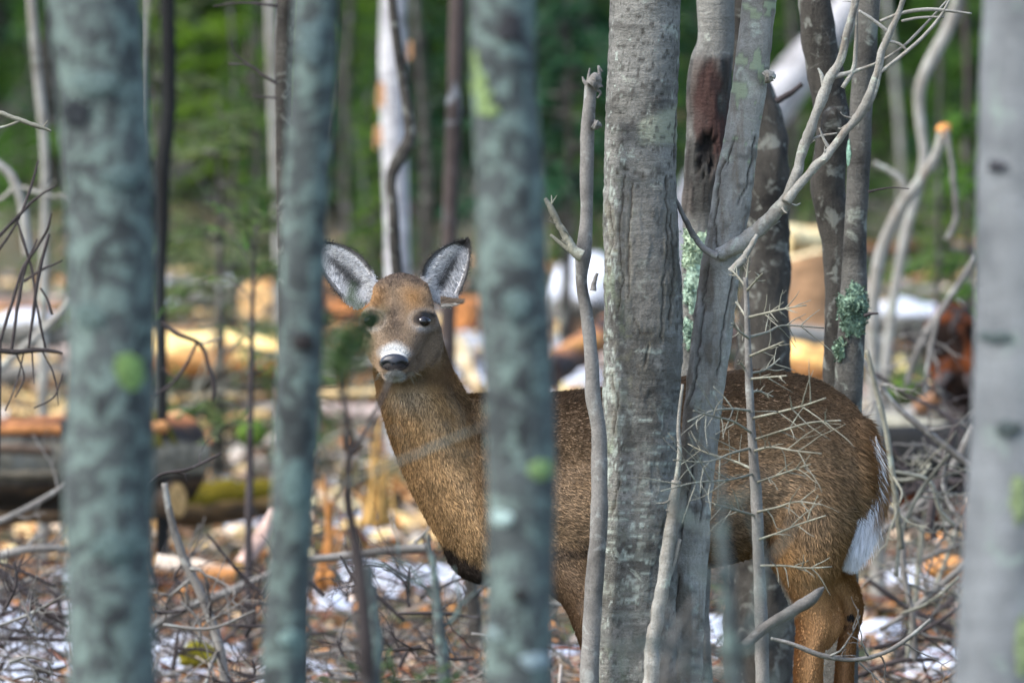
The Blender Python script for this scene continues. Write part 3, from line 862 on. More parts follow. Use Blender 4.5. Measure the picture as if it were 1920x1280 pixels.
# K: broken topped stick
St, pS = make_tree("dead_sapling", "pale dead sapling with a broken top close to the left of the thick sharp trunk", [(1108, 152, 11.2), (1106, 190, 12.0), (1102, 240, 12.9), (1100, 330, 12.9), (1099, 420, 12.0), (1094, 475, 14.6), (1090, 520, 11.2), (1102, 600, 12.0), (1110, 690, 13.8), (1112, 740, 14.6), (1122, 800, 13.8), (1124, 880, 15.5), (1122, 1000, 16.3), (1114, 1100, 17.2), (1108, 1200, 17.2), (1104, 1290, 18.1)], 19.3, 'twig_grey', top=None, seg=28, n=420, rough=.10, rs=30, limbs=0, cat="sapling", seed=11)
limb(St, [(1092, 480, 13), (1078, 472, 11), (1062, 445, 8), (1045, 415, 7), (1030, 385, 6), (1022, 372, 4)], 19.25, 'twig', twigs=[[(1068, 470, 5), (1050, 455, 4), (1032, 440, 3)], [(1070, 462, 4), (1058, 430, 4), (1047, 415, 3)]])
limb(St, [(1112, 545, 6), (1114, 530, 5), (1120, 512, 3)], 19.25, 'twig_grey', "branch_stub")
limb(St, [(1108, 160, 13), (1116, 150, 12), (1124, 165, 9)], 19.28, 'twig_grey', "broken_top", rough=.5, twigs=[[(1104, 158, 6), (1104, 140, 3), (1106, 128, 2)], [(1116, 155, 5), (1124, 140, 4), (1122, 124, 2), (1130, 135, 1.5)], [(1115, 165, 5), (1126, 175, 3), (1120, 185, 2)], [(1100, 158, 5), (1094, 150, 3), (1092, 144, 1.5)]])
limb(St, [(1112, 232, 8), (1120, 236, 9), (1124, 240, 3)], 19.28, 'twig_grey', "branch_stub", rough=.4)

# M: dead spruce sapling with herringbone twigs
sap = [(1398, 520, 4), (1400, 570, 5), (1402, 640, 6), (1404, 700, 7), (1408, 790, 8), (1413, 860, 9), (1418, 930, 11), (1422, 1030, 11), (1426, 1130, 12), (1430, 1280, 13)]
Sp, pSp = make_tree("dead_sapling", "slender dead conifer sapling with pale herringbone twigs in front of the deer's haunch", sap, 19.15, 'twig_grey', top=None, seg=16, n=240, rough=.12, rs=40, limbs=0, cat="sapling", seed=12)
rt = np.random.default_rng(44)
def herring(p0, pts, D, parent, sub=6, mat='twig', r=2.7):
    w = catmull(np.array([P(px, py, D + dd) for px, py, dd in pts]), 18)
    mb = MB()
    mb.tube(w, np.linspace(r, 1.3, 18) * K * D, 6, .15, 60)
    for k in range(sub):
        i = int(4 + (12 * (k + .5) / sub))
        d = w[i + 1] - w[i - 1]
        d /= np.linalg.norm(d)
        for sg in (-1, 1):
            if rt.uniform() < .22: continue
            s = np.cross(d, np.array([0, 1.0, 0])) * sg + rt.normal(0, .35, 3)
            L = np.linalg.norm(w[-1] - w[0]) * rt.uniform(.16, .38)
            twig_tree(mb, w[i], d * .75 + s * .75, L * .9, r * .5 * K * D, rt, 1 if rt.uniform() < .4 else 0, .07, (0, 2), seg=4)
    mb.build("twig", M[mat], parent)
for pts in [
    [(1400, 540, 0), (1385, 520, .05), (1370, 505, .1)], [(1400, 545, 0), (1418, 525, -.05), (1430, 512, -.08)], [(1399, 530, 0), (1402, 500, 0), (1405, 480, 0)],
    [(1402, 595, 0), (1440, 586, -.05), (1475, 578, -.1), (1512, 572, -.12)], [(1402, 600, 0), (1390, 580, .05), (1380, 566, .1)],
    [(1404, 632, 0), (1440, 622, .1), (1470, 610, .2), (1545, 615, .25)], [(1404, 634, 0), (1385, 620, -.1), (1372, 606, -.15)],
    [(1405, 668, 0), (1435, 655, -.1), (1470, 640, -.2)], [(1405, 700, 0), (1440, 690, .1), (1462, 672, .15)],
    [(1406, 712, 0), (1395, 690, 0), (1384, 676, -.05)], [(1408, 710, 0), (1430, 708, -.1), (1475, 704, -.2)],
    [(1410, 784, 0), (1470, 770, -.15), (1520, 756, -.25), (1548, 746, -.3)], [(1414, 824, 0), (1470, 806, -.1), (1520, 792, -.2), (1576, 788, -.3)],
    [(1410, 812, 0), (1375, 790, -.1), (1345, 782, -.2), (1300, 770, -.3)], [(1408, 770, 0), (1370, 766, -.1), (1330, 772, -.2), (1290, 790, -.3)],
    [(1414, 845, 0), (1450, 838, -.2), (1500, 846, -.35), (1540, 850, -.4)], [(1416, 905, 0), (1460, 890, -.1), (1500, 876, -.15), (1520, 870, -.2)],
    [(1412, 880, 0), (1370, 862, .1), (1330, 850, .1), (1290, 832, .2)], [(1412, 888, 0), (1360, 900, -.2), (1300, 905, -.3), (1240, 920, -.4)],
    [(1418, 960, 0), (1460, 950, -.2), (1500, 940, -.3), (1540, 946, -.35)], [(1420, 1012, 0), (1460, 998, -.1), (1500, 982, -.2), (1548, 966, -.25)],
    [(1416, 966, 0), (1380, 956, -.1), (1340, 945, -.2)], [(1422, 1060, 0), (1470, 1060, -.1), (1530, 1064, -.2), (1560, 1062, -.2)],
    [(1406, 840, 0), (1370, 850, -.15), (1320, 866, -.25), (1262, 862, -.3)], [(1406, 735, 0), (1430, 735, .05), (1450, 744, .05)]]:
    herring(None, pts, 19.15, Sp, sub=5 if abs(pts[-1][0] - pts[0][0]) > 70 else 3)

# --- trunks further back
def bgtree(name, label, pts, D, mat, top=8, group=None, limbs=4, seed=0, **kw):
    return make_tree(name, label, pts, D, mat, top, 20, 120, .06, 6, group, limbs, None, "tree", seed=seed, **kw)
Bi, pB2 = bgtree("birch_tree", "white birch trunk with curls of orange peeling bark, rising above the deer's head", [(738, 0, 25), (736, 160, 25), (740, 300, 24), (744, 420, 23), (746, 520, 23)], 35, 'birch', limbs=3, seed=20)
for px, py, w, h in ((713, 182, 10, 22), (708, 258, 10, 18), (768, 96, 5, 16)):
    a = MB()
    th = np.linspace(0, 4.4, 12)
    c0 = P(px, py, 34.85)
    pr = np.c_[np.cos(th), 0 * th, np.sin(th)] * np.linspace(1, .5, 12)[:, None] * w * K * 35
    for s in (0, 1): pass
    vv = np.vstack([c0 + pr + np.array([0, -.02, 0]) + np.array([0, 0, -h * K * 35]), c0 + pr * .8 + np.array([0, -.03, h * K * 35])])
    k = np.arange(11)
    a.add(vv, np.c_[k, k + 1, k + 13, k + 12], None, (.62, .33, .16))
    a.build("bark_curl", M['leaf'], Bi)
bgtree("dead_sapling", "dark crooked dead stem standing in front of the white birch trunk", [(733, -20, 8), (742, 60, 9), (752, 130, 9), (764, 210, 10), (768, 262, 12), (752, 292, 14), (736, 320, 11), (738, 400, 10), (740, 460, 11), (748, 540, 11), (775, 660, 12), (810, 800, 12), (860, 960, 13)], 26.5, 'bark_dark', top=4, limbs=2, seed=21)
bgtree("tree", "slender near black trunk right beside the thick blue grey blurred trunk", [(314, -10, 14), (316, 120, 14), (315, 230, 14), (306, 300, 14), (304, 420, 13), (300, 520, 11), (302, 640, 11)], 29, 'bark_black', seed=22, limb_mat='twig_dark')
Rr, _ = bgtree("tree", "dark speckled trunk half hidden by the slim blurred grey trunk", [(538, -10, 20), (533, 120, 18), (532, 220, 17), (534, 380, 16), (536, 480, 15), (540, 580, 16)], 23, 'bark_dark', seed=23, limb_mat='twig_dark')
for tw in ([(522, 12, 3), (490, 8, 2.5), (440, 6, 2), (400, 12, 1.5)], [(520, 158, 3.5), (495, 142, 3), (470, 124, 2.5), (428, 120, 2)], [(470, 124, 2), (450, 110, 1.5), (434, 90, 1.2), (432, 70, 1)], [(520, 184, 2.5), (495, 182, 2), (472, 180, 1.5)]):
    limb(Rr, tw, 22.8, "twig_dark", "twig")
bgtree("tree", "thin pale birch stem showing along the edge of the dark speckled trunk", [(506, -10, 9), (509, 120, 9), (513, 250, 8), (517, 400, 7), (522, 560, 7)], 36, 'bark_smooth', seed=24, limbs=2)
bgtree("tree", "dark brown trunk just left of the shoulder crossing blurred trunk", [(858, -10, 15), (854, 120, 15), (850, 250, 15), (845, 360, 14), (842, 480, 14)], 31, 'bark_red', seed=25)
bgtree("tree", "thin grey wavy stem at the left edge beyond the thick blurred trunk", [(58, -10, 9), (68, 120, 9), (78, 210, 9), (84, 290, 8), (84, 420, 8), (82, 560, 9)], 30, 'bark_smooth', seed=26, limbs=2)
bgtree("tree", "very thin pale stem between thick blurred trunk and near black trunk", [(274, -10, 6), (268, 90, 5), (263, 200, 5), (262, 420, 6)], 36, 'bark_smooth', seed=27, limbs=1)
bgtree("tree", "leaning white birch trunk glimpsed between the fork and the crooked trunk", [(1640, -60, 26), (1566, 50, 34), (1492, 140, 40), (1420, 232, 44), (1330, 340, 46)], 40, 'birch', top=None, seed=28, limbs=0)
bgtree("tree", "pale winding stem curving through the gap beside the rightmost trunk", [(1800, -20, 13), (1780, 50, 12), (1745, 115, 12), (1725, 165, 11), (1727, 240, 10), (1733, 290, 9), (1722, 350, 9), (1708, 400, 9)], 30, 'bark_smooth', top=4.5, seed=29, limbs=2)
Bk, pBk = bgtree("dead_sapling", "pale bent sapling with a freshly snapped orange tip beside the rightmost trunk", [(1770, 242, 10), (1755, 290, 10), (1728, 335, 10), (1700, 372, 12), (1672, 420, 11), (1650, 480, 12), (1640, 540, 11), (1636, 640, 12), (1640, 740, 12)], 28, 'bark_smooth', top=None, seed=30, limbs=0)
limb(Bk, [(1704, 372, 8), (1690, 340, 7), (1665, 318, 6), (1638, 306, 5)], 28, 'bark_smooth')
o = limb(Bk, [(1766, 250, 12), (1772, 240, 13), (1776, 236, 6)], 27.95, 'wood', "snapped_tip", rough=.4)
for a in o.data.color_attributes["Col"].data: a.color = (.75, .34, .10, 1)
limb(Bk, [(1774, 244, 6), (1782, 290, 5), (1788, 340, 6), (1790, 420, 6), (1775, 450, 6)], 27.9, 'twig_grey')
GT = "slim trunks in the blurred woods behind"
rg = np.random.default_rng(77)
mats = ['bark_red', 'bark_dark', 'bark_dark', 'bark_black', 'bark_dark', 'bark_smooth', 'bark_red', 'bark_dark']
lab = {'bark_red': "slim dark brown trunk far back", 'bark_dark': "slim dark trunk far back", 'bark_smooth': "slim pale trunk far back",
       'bark_black': "slim black trunk far back", 'twig_grey': "slim brownish grey trunk far back"}
for i, (px, D, w) in enumerate([(472, 44, 10), (650, 46, 11), (800, 42, 12), (1050, 46, 10), (400, 56, 8), (1690, 46, 9), (1815, 38, 10), (1480, 48, 12), (770, 58, 10), (-120, 40, 14), (-300, 46, 16), (2040, 42, 14), (2220, 50, 16), (560, 60, 12), (1000, 60, 14), (440, 38, 6), (130, 50, 12), (1760, 36, 7)]):
    m = mats[i % len(mats)]
    s = rg.normal(0, 14, 4)
    yb = 310 + (1.5 - float(base_h(D))) / (D * K)
    bgtree("tree", lab[m], [(px + s[0], -20, w * .6), (px + s[1] * .7, 150, w * .65), (px + s[2] * .4, 300, w * .7), (px, min(yb, 420), w * .75)], D, m, group=GT, seed=40 + i, limbs=3)
# ------------------------------------------------------------------ logs, stumps, rocks
def log(name, label, a, b, ra, rb, mat, cols=None, rough=.12, seg=28, n=40, moss=None, cut=(True, True), cat="log", sag=0, seed=0, rs=9, wood=(.55, .33, .12), group=None, kids=True):
    """a, b: world points on the log's axis"""
    a, b = np.array(a, float), np.array(b, float)
    t = np.linspace(0, 1, n)[:, None]
    ax = a * (1 - t) + b * t + np.array([0, 0, 1]) * (-sag * np.sin(t * math.pi))
    ax += (np.c_[vn(np.c_[t * 5, t * 0 + seed, t * 0]), t[:, 0] * 0, vn(np.c_[t * 5, t * 0 + seed + 9, t * 0])] - np.array([.5, 0, .5])) * min(ra, rb) * .5
    r = np.linspace(ra, rb, n)
    root = thing(name, label, cat, (a + b) / 2 - np.array([0, 0, (ra + rb) / 2]), group)
    v, q, tr = tube(ax, r, seg, rough, rs, False, seed)
    c = np.zeros((len(v), 4))
    if cols is not None:
        c = np.c_[cols(v), np.ones(len(v))]
    MB().add(v, q, None, c).build("bark", M[mat], root)
    for k, (i0, i1) in enumerate(((0, 1), (n - 1, n - 2))):
        if not cut[k]: continue
        ring = v[i0 * seg:(i0 + 1) * seg]
        c0 = ring.mean(0)
        d = ax[i0] - ax[i1]; d /= np.linalg.norm(d)
        rr = [1.0, .8, .55, .3, .08]
        vv, cc = [], []
        for j, s in enumerate(rr):
            p = c0 + (ring - c0) * s * .985 + d * (.004 + .03 * ra / .1 * (vn(ring * 40 * s, 1, seed) - .4)[:, None] * (1 if s < 1 else 0))
            vv.append(p)
            cc.append(np.tile(np.array(wood) * (.75 + .35 * (j % 2)), (seg, 1)) * (.7 + .6 * vn(p, 60, 3))[:, None])
        i, j = np.meshgrid(np.arange(4), np.arange(seg), indexing='ij')
        qq = np.stack([i * seg + j, i * seg + (j + 1) % seg, (i + 1) * seg + (j + 1) % seg, (i + 1) * seg + j], -1).reshape(-1, 4)
        MB().add(np.vstack(vv), qq, None, np.vstack(cc)).build("cut_end", M['wood'], root)
    if moss:
        u0, u1, col, th = moss
        m = 40
        tt = np.linspace(u0, u1, m)
        an = np.linspace(-1.25, 1.25, 15)
        T, N, B = frames(ax)
        vv, cc = [], []
        for k, s in enumerate(tt):
            i = s * (n - 1)
            cx = np.array([np.interp(i, np.arange(n), ax[:, e]) for e in range(3)])
            rad = np.interp(i, np.arange(n), r)
            dirx = ax[-1] - ax[0]; dirx /= np.linalg.norm(dirx)
            up = np.array([0, 0, 1.0]) - dirx * dirx[2]; up /= np.linalg.norm(up)
            sd_ = np.cross(dirx, up)
            dr = np.outer(np.cos(an), up) + np.outer(np.sin(an), sd_)
            base = cx + dr * rad
            edge = np.cos(an / 1.25 * math.pi / 2) ** .6 * math.sin(math.pi * min(max((k + .01) / (m - .98), 0), 1)) ** .4
            nz_ = fbm(base, 26, seed, 3)
            vv.append(cx + dr * (rad * (1 + rough * .3) + (edge * (nz_ + .1) * th - .006))[:, None])
            cc.append(np.array(col) * (.5 + nz_)[:, None])
        i, j = np.meshgrid(np.arange(m - 1), np.arange(14), indexing='ij')
        qq = np.stack([i * 15 + j, (i + 1) * 15 + j, (i + 1) * 15 + j + 1, i * 15 + j + 1], -1).reshape(-1, 4)
        MB().add(np.vstack(vv), qq, None, np.vstack(cc)).build("moss_cushion", M['moss'], root)
    return root
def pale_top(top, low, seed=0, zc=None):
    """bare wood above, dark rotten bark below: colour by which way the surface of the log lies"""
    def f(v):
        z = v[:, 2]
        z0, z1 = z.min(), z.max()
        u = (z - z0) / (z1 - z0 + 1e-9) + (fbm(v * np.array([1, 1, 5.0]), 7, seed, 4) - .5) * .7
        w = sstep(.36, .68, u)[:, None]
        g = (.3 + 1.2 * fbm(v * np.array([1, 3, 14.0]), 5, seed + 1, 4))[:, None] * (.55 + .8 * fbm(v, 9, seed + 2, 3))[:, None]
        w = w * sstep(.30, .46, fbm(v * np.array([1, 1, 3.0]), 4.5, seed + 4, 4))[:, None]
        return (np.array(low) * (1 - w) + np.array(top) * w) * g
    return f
def pl(px0, py0, px1, py1, D0, D1=None):
    return P(px0, py0, D0), P(px1, py1, D1 or D0)

# big rotten log at the left with an orange top
a, b = pl(-220, 862, 326, 858, 28.5, 29.2)
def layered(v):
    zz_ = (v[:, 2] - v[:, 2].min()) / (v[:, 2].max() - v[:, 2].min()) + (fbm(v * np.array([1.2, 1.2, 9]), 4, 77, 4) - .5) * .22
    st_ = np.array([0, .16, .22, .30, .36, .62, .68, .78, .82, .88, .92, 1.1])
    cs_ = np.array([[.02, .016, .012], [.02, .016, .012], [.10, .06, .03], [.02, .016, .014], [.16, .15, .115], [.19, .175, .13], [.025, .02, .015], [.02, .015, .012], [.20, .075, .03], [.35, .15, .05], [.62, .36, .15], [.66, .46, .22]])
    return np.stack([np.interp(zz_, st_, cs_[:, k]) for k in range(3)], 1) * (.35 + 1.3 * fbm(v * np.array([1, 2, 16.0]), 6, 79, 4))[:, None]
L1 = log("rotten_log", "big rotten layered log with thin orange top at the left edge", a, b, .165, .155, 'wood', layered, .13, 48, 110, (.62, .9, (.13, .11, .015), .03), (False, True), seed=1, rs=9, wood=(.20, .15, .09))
for k, (x0, y0, x1, y1) in enumerate([(-60, 812, 122, 806), (-40, 842, 100, 846), (-80, 898, 118, 890), (150, 806, 318, 800)]):
    a, b = pl(x0, y0, x1, y1, 28.45)
    MB().tube(catmull([a, (a + b) / 2 + [0, -.01, .006], b], 24), np.r_[.004, np.full(22, .018), .004], 8, .5, 40, c=[(.36, .15, .05), (.10, .07, .05), (.08, .07, .05), (.46, .22, .08)][k], seed=k).build("wood_splinter", M['wood'], L1)
a, b = pl(-250, 962, 330, 935, 29.6, 29.0)
log("rotten_log", "grey weathered log lying under the big rotten log", a, b, .075, .06, 'bark_brown', None, .2, 24, 60, None, (False, True), seed=2)
a, b = pl(292, 962, 540, 930, 30.2, 30.6)
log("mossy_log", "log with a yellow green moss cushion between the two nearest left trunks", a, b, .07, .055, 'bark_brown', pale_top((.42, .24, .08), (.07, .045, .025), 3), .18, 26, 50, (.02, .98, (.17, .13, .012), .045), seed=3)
a, b = pl(240, 662, 560, 668, 35.2, 34.6)
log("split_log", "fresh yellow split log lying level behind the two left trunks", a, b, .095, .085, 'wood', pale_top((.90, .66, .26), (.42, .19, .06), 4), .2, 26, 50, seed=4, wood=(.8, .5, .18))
a, b = pl(330, 715, 640, 708, 35.2, 35.0)
log("fallen_log", "grey barked log in front of the fresh yellow split log", a, b, .055, .05, 'bark', None, .15, 20, 40, seed=5)
a, b = pl(330, 752, 700, 738, 33.8, 34.2)
log("split_log", "thin pale yellow broken pole behind the slim blurred trunk", a, b, .020, .028, 'wood', pale_top((.85, .60, .28), (.36, .20, .09), 6), .3, 14, 40, seed=6)
a, b = pl(482, 560, 640, 548, 40, 42)
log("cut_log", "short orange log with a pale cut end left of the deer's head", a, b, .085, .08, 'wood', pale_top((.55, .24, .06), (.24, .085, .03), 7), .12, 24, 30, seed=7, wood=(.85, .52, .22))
a, b = pl(560, 585, 700, 590, 41, 41)
log("cut_log", "orange brown log showing under the deer's left ear", a, b, .065, .06, 'wood', pale_top((.62, .24, .07), (.30, .10, .04), 8), .15, 20, 30, seed=8)
a, b = pl(858, 588, 940, 584, 38.5, 39.5)
log("cut_log", "orange red log end beside the deer's right cheek", a, b, .075, .07, 'wood', pale_top((.66, .24, .06), (.42, .13, .04), 9), .15, 22, 30, seed=9, wood=(.62, .25, .08))
a, b = pl(858, 640, 905, 740, 36.5, 36)
log("split_log", "leaning pale splintered board just right of the deer's cheek", a, b, .035, .03, 'wood', pale_top((.70, .62, .42), (.45, .33, .18), 10), .3, 14, 30, seed=10)
a, b = pl(1030, 700, 1150, 612, 34, 35)
log("broken_log", "dark hollow broken log with orange torn wood over the snow", a, b, .06, .055, 'wood', pale_top((.48, .20, .08), (.028, .02, .018), 11), .3, 22, 40, seed=11, wood=(.03, .02, .02))
a, b = pl(1035, 668, 1118, 640, 34.2, 34.4)
log("split_log", "orange splintered wood strip by the broken hollow log", a, b, .03, .03, 'wood', pale_top((.66, .32, .10), (.4, .16, .06), 12), .3, 14, 24, seed=12)
# pale boulder under snow
def boulder(name, label, px, py, D, rx, ry, rz, mat, seed, cap=None, cat="rock", col=None):
    c = P(px, py, D)
    root = thing(name, label, cat, c - np.array([0, 0, rz * K * D]))
    u, w = np.meshgrid(np.linspace(0, math.pi, 26), np.linspace(0, 2 * math.pi, 40, endpoint=False), indexing='ij')
    s = np.c_[(np.sin(u) * np.cos(w)).ravel(), (np.sin(u) * np.sin(w)).ravel(), np.cos(u).ravel()]
    i, j = np.meshgrid(np.arange(25), np.arange(40), indexing='ij')
    q = np.stack([i * 40 + j, (i + 1) * 40 + j, (i + 1) * 40 + (j + 1) % 40, i * 40 + (j + 1) % 40], -1).reshape(-1, 4)
    r = 1 + (fbm(s, 1.6, seed, 4) - .5) * .8
    v = c + s * r[:, None] * np.array([rx, ry, rz]) * K * D
    MB().add(v, q, None, np.c_[np.tile(col, (len(v), 1)), np.ones(len(v))] if col else None).build("stone" if cat == "rock" else "mound", M[mat], root)
    if cap:
        top = s[:, 2] > -1
        r2 = r + .10 * sstep(cap, cap + .4, s[:, 2] + (fbm(s, 3, seed + 2, 3) - .5) * .8) - .05
        v2 = c + s * r2[:, None] * np.array([rx, ry, rz]) * K * D
        keep = (r2 - r)[q].max(1) > -.045
        MB().add(v2, q[keep]).build("snow_cap", M['snow'], root)
    return root
boulder("boulder", "snow capped pale boulder between the broken topped stick and blurred trunk", 1095, 555, 42, 80, 70, 78, 'bark', 3, -.3)
boulder("boulder", "low snow capped stone right of the thin straight stem", 1700, 600, 40, 95, 60, 36, 'bark', 5, .1)
boulder("boulder", "low pale grey stone far behind beneath the left twigs", 60, 620, 37, 90, 60, 34, 'bark', 7, .3)
# tall cut stump, sunlit between the dark trunk and crooked trunk
def stump(label, px, pt, pb, D, w, col, top, seed, name="tree_stump"):
    a, b = P(px, pb, D), P(px, pt, D)
    return log(name, label, a, b, w * K * D * 1.15, w * K * D, 'wood', pale_top(col, tuple(x * .8 for x in col), seed), .10, 28, 24, None, (False, True), "stump", seed=seed, wood=top)
stump("tall orange brown stump with a pale yellow cut top behind the deer's rump", 1518, 478, 655, 36, 54, (.46, .27, .14), (.95, .78, .45), 1)
a, b = pl(1462, 452, 1580, 462, 38, 38.3)
log("split_log", "bright cream yellow log end just above the tall stump", a, b, .075, .07, 'wood', pale_top((.92, .76, .42), (.62, .36, .14), 61), .2, 20, 24, seed=61, wood=(.9, .7, .35))
a, b = pl(1440, 668, 1600, 690, 33.5, 33.2)
log("split_log", "bright yellow log behind the deer's back between dark trunk and lichen stem", a, b, .07, .06, 'wood', pale_top((.88, .55, .18), (.42, .2, .07), 14), .2, 22, 30, seed=14)
a, b = pl(1462, 625, 1660, 645, 35.2, 35.4)
log("fallen_log", "pale mauve grey log behind the tall stump's foot", a, b, .045, .04, 'bark_smooth', None, .15, 18, 30, seed=15)
a, b = pl(1726, 762, 1850, 700, 30.0, 29.6)
log("broken_log", "pinkish peeled log leaning towards the rightmost trunk", a, b, .03, .034, 'wood', pale_top((.72, .42, .27), (.30, .16, .09), 16), .15, 18, 30, seed=16, wood=(.7, .4, .2))
a, b = pl(1640, 790, 1860, 826, 29.4, 29)
log("fallen_log", "pale barked log under the pinkish peeled log", a, b, .035, .04, 'twig', None, .15, 18, 40, seed=17)
a, b = pl(1655, 866, 1980, 850, 28.4, 28.4)
log("rotten_log", "dark rotten log right of the deer's tail", a, b, .11, .12, 'bark_black', None, .22, 26, 50, None, (True, False), seed=18, wood=(.05, .03, .02))  # near black bark with a dark brown cut end
# overturned root plate at the right
def root_plate(label, px, py, D, R0, seed):
    c = P(px, py, D)
    root = thing("root_plate", label, "tree root", on_ground(c[0], c[1]))
    u, w = np.meshgrid(np.linspace(0, 1, 18), np.linspace(0, 2 * math.pi, 40, endpoint=False), indexing='ij')
    base = np.c_[(u * np.cos(w)).ravel(), (.25 * np.sqrt(np.clip(1 - u ** 2, 0, 1))).ravel() * -1, (u * np.sin(w)).ravel()]
    n = fbm(base, 3, seed, 4)
    v = c + base * np.array([.8, 1, 1.25]) * R0 * (1 + (n - .5) * .9)[:, None]
    i, j = np.meshgrid(np.arange(17), np.arange(40), indexing='ij')
    q = np.stack([i * 40 + j, i * 40 + (j + 1) % 40, (i + 1) * 40 + (j + 1) % 40, (i + 1) * 40 + j], -1).reshape(-1, 4)
    red = sstep(.45, .62, fbm(v, 9, seed, 4))[:, None]
    MB().add(v, q, None, np.array([.022, .014, .011]) * (1 - red) + np.array([.26, .075, .025]) * red).build("soil_mass", M['moss'], root)
    rr = np.random.default_rng(seed)
    for k in range(16):
        a = rr.uniform(0, 6.28)
        mb = MB()
        d = np.array([math.cos(a), rr.uniform(-.9, .1), math.sin(a)])
        twig_tree(mb, c + d * R0 * .5, d, R0 * rr.uniform(.7, 1.5), .014, rr, 2, .25)
        mb.build("root", M['twig_dark'], root)
    return root
root_plate("dark upturned root mass with red brown soil beside the rightmost trunk", 1800, 665, 29.5, .15, 3)
root_plate("black tangled root mass low down behind the deer's tail", 1730, 900, 30.5, .17, 5)
boulder("moss_hummock", "small green moss hummock right of the lichen covered stem", 1700, 735, 30.5, 40, 30, 24, 'moss', 9, None, "moss", (.07, .13, .02))
boulder("moss_hummock", "low yellow green moss hummock at the bottom beside the thick left trunk", 372, 1228, 25.4, 42, 30, 26, 'moss', 10, None, "moss", (.20, .18, .02))
boulder("moss_hummock", "bright green moss hummock between the left trunks", 470, 812, 31.5, 28, 24, 24, 'moss', 12, None, "moss", (.10, .17, .03))
a, b = pl(292, 1055, 440, 1078, 26.6, 26.6)
log("split_log", "orange log with pale wood chips low between the two left trunks", a, b, .032, .026, 'wood', pale_top((.80, .66, .52), (.50, .22, .07), 23), .25, 18, 30, seed=23)
a, b = pl(452, 1062, 520, 965, 26.8, 27)
log("split_log", "pale pink split piece leaning against the slim blurred trunk", a, b, .026, .028, 'wood', pale_top((.80, .62, .55), (.62, .42, .34), 24), .2, 16, 24, seed=24)
boulder("boulder", "small rusty stone low beside the rightmost trunk", 1775, 1065, 26.5, 42, 30, 26, 'wood', 15, None, "rock", (.50, .23, .07))

def shards(label, spec, D, col, seed):
    rr = np.random.default_rng(seed)
    root = thing("broken_snag", label, "stump", on_ground(*P(spec[0][0], 900, D)[:2]))
    for k, (x0, y0, x1, y1, w) in enumerate(spec):
        a, b = P(x0, y0, D + rr.uniform(-.1, .1)), P(x1, y1, D + rr.uniform(-.1, .1))
        q = catmull([a, (a + b) / 2 + rr.normal(0, .008, 3), b], 16)
        v, f, t = tube(q, np.linspace(w, w * .25, 16) * K * D, 7, .6, 22, True, seed + k)
        c = np.array(col) * (.35 + 1.1 * fbm(v * np.array([1, 1, .25]), 30, seed + k, 3))[:, None]
        MB().add(v, f, t, c).build("splinter", M['wood'], root)
    return root
shards("splintered orange snag between the slim blurred trunk and forked stem", [(604, 1100, 622, 940, 14), (622, 1100, 608, 890, 9), (596, 1090, 632, 985, 9), (630, 1100, 640, 1000, 7)], 27.6, (.52, .22, .06), 31)
shards("splintered golden snag left of the deer's neck", [(690, 985, 712, 780, 6), (700, 980, 696, 830, 7), (712, 980, 706, 800, 5), (718, 985, 726, 850, 6), (728, 985, 722, 890, 6), (678, 985, 690, 880, 6), (684, 985, 676, 920, 5), (744, 990, 735, 905, 5), (706, 990, 718, 870, 7), (696, 985, 688, 860, 4)], 28.5, (.46, .27, .08), 32)
# ------------------------------------------------------------------ leaf litter and twig litter
def leaf_mesh(n, seed, y0, y1, half, cols, size=(.03, .06), lift=.012, name="leaf_litter", margin=.9):
    r = np.random.default_rng(seed)
    y = y0 + (y1 - y0) * r.uniform(0, 1, n) ** 1.25
    x = r.uniform(-1, 1, n) * (half * y + margin)
    z = H(x, y) + r.uniform(0, lift, n)
    L = r.uniform(*size, n)[:, None]; Wd = L * r.uniform(.35, .65, (n, 1))
    a = r.uniform(0, 6.28, n)
    til = r.normal(0, .42, n)
    d = np.c_[np.cos(a), np.sin(a), til]
    d /= np.linalg.norm(d, axis=1)[:, None]
    s = np.cross(d, np.array([0, 0, 1.0])) ; s /= np.linalg.norm(s, axis=1)[:, None]
    rl = r.normal(0, .5, n)[:, None]
    up = np.cross(s, d)
    s2 = s * np.cos(rl) + up * np.sin(rl)
    up = np.cross(s2, d)
    o = np.c_[x, y, z + .01]
    cur = r.uniform(-.2, .8, (n, 1))
    P0 = o - d * L; P3 = o + d * L + up * L * cur * .6
    v = np.stack([P0, o - d * L * .3 + s2 * Wd + up * Wd * cur, o - d * L * .3 - up * Wd * .15, o - d * L * .3 - s2 * Wd + up * Wd * cur,
                  o + d * L * .4 + s2 * Wd * .9 + up * Wd * cur, o + d * L * .4 - up * Wd * .1, o + d * L * .4 - s2 * Wd * .9 + up * Wd * cur, P3], 1).reshape(-1, 3)
    k = np.arange(n)[:, None] * 8
    q = np.vstack([k + np.array([[1, 4, 5, 2]]), k + np.array([[2, 5, 6, 3]])])
    t = np.vstack([k + np.array([[0, 1, 2]]), k + np.array([[0, 2, 3]]), k + np.array([[4, 7, 5]]), k + np.array([[5, 7, 6]])])
    c = np.asarray(cols)[r.integers(0, len(cols), n)] * r.uniform(.55, 1.35, (n, 1))
    o = MB().add(v, q, t, np.repeat(np.clip(c, 0, .9), 8, 0)).build(name, M['leaf'])
    return tag(o, "curled brown and orange dead leaves covering the forest floor", "leaves", None, "stuff")
LC = [(.33, .15, .045), (.42, .18, .05), (.20, .11, .055), (.14, .085, .05), (.36, .25, .14), (.50, .36, .22), (.55, .24, .06), (.10, .06, .04), (.44, .36, .30), (.24, .13, .06)]
leaf_mesh(15000, 51, 21.5, 44, .064, [tuple(min(.8, c * 1.2) for c in k) for k in LC], (.022, .048))
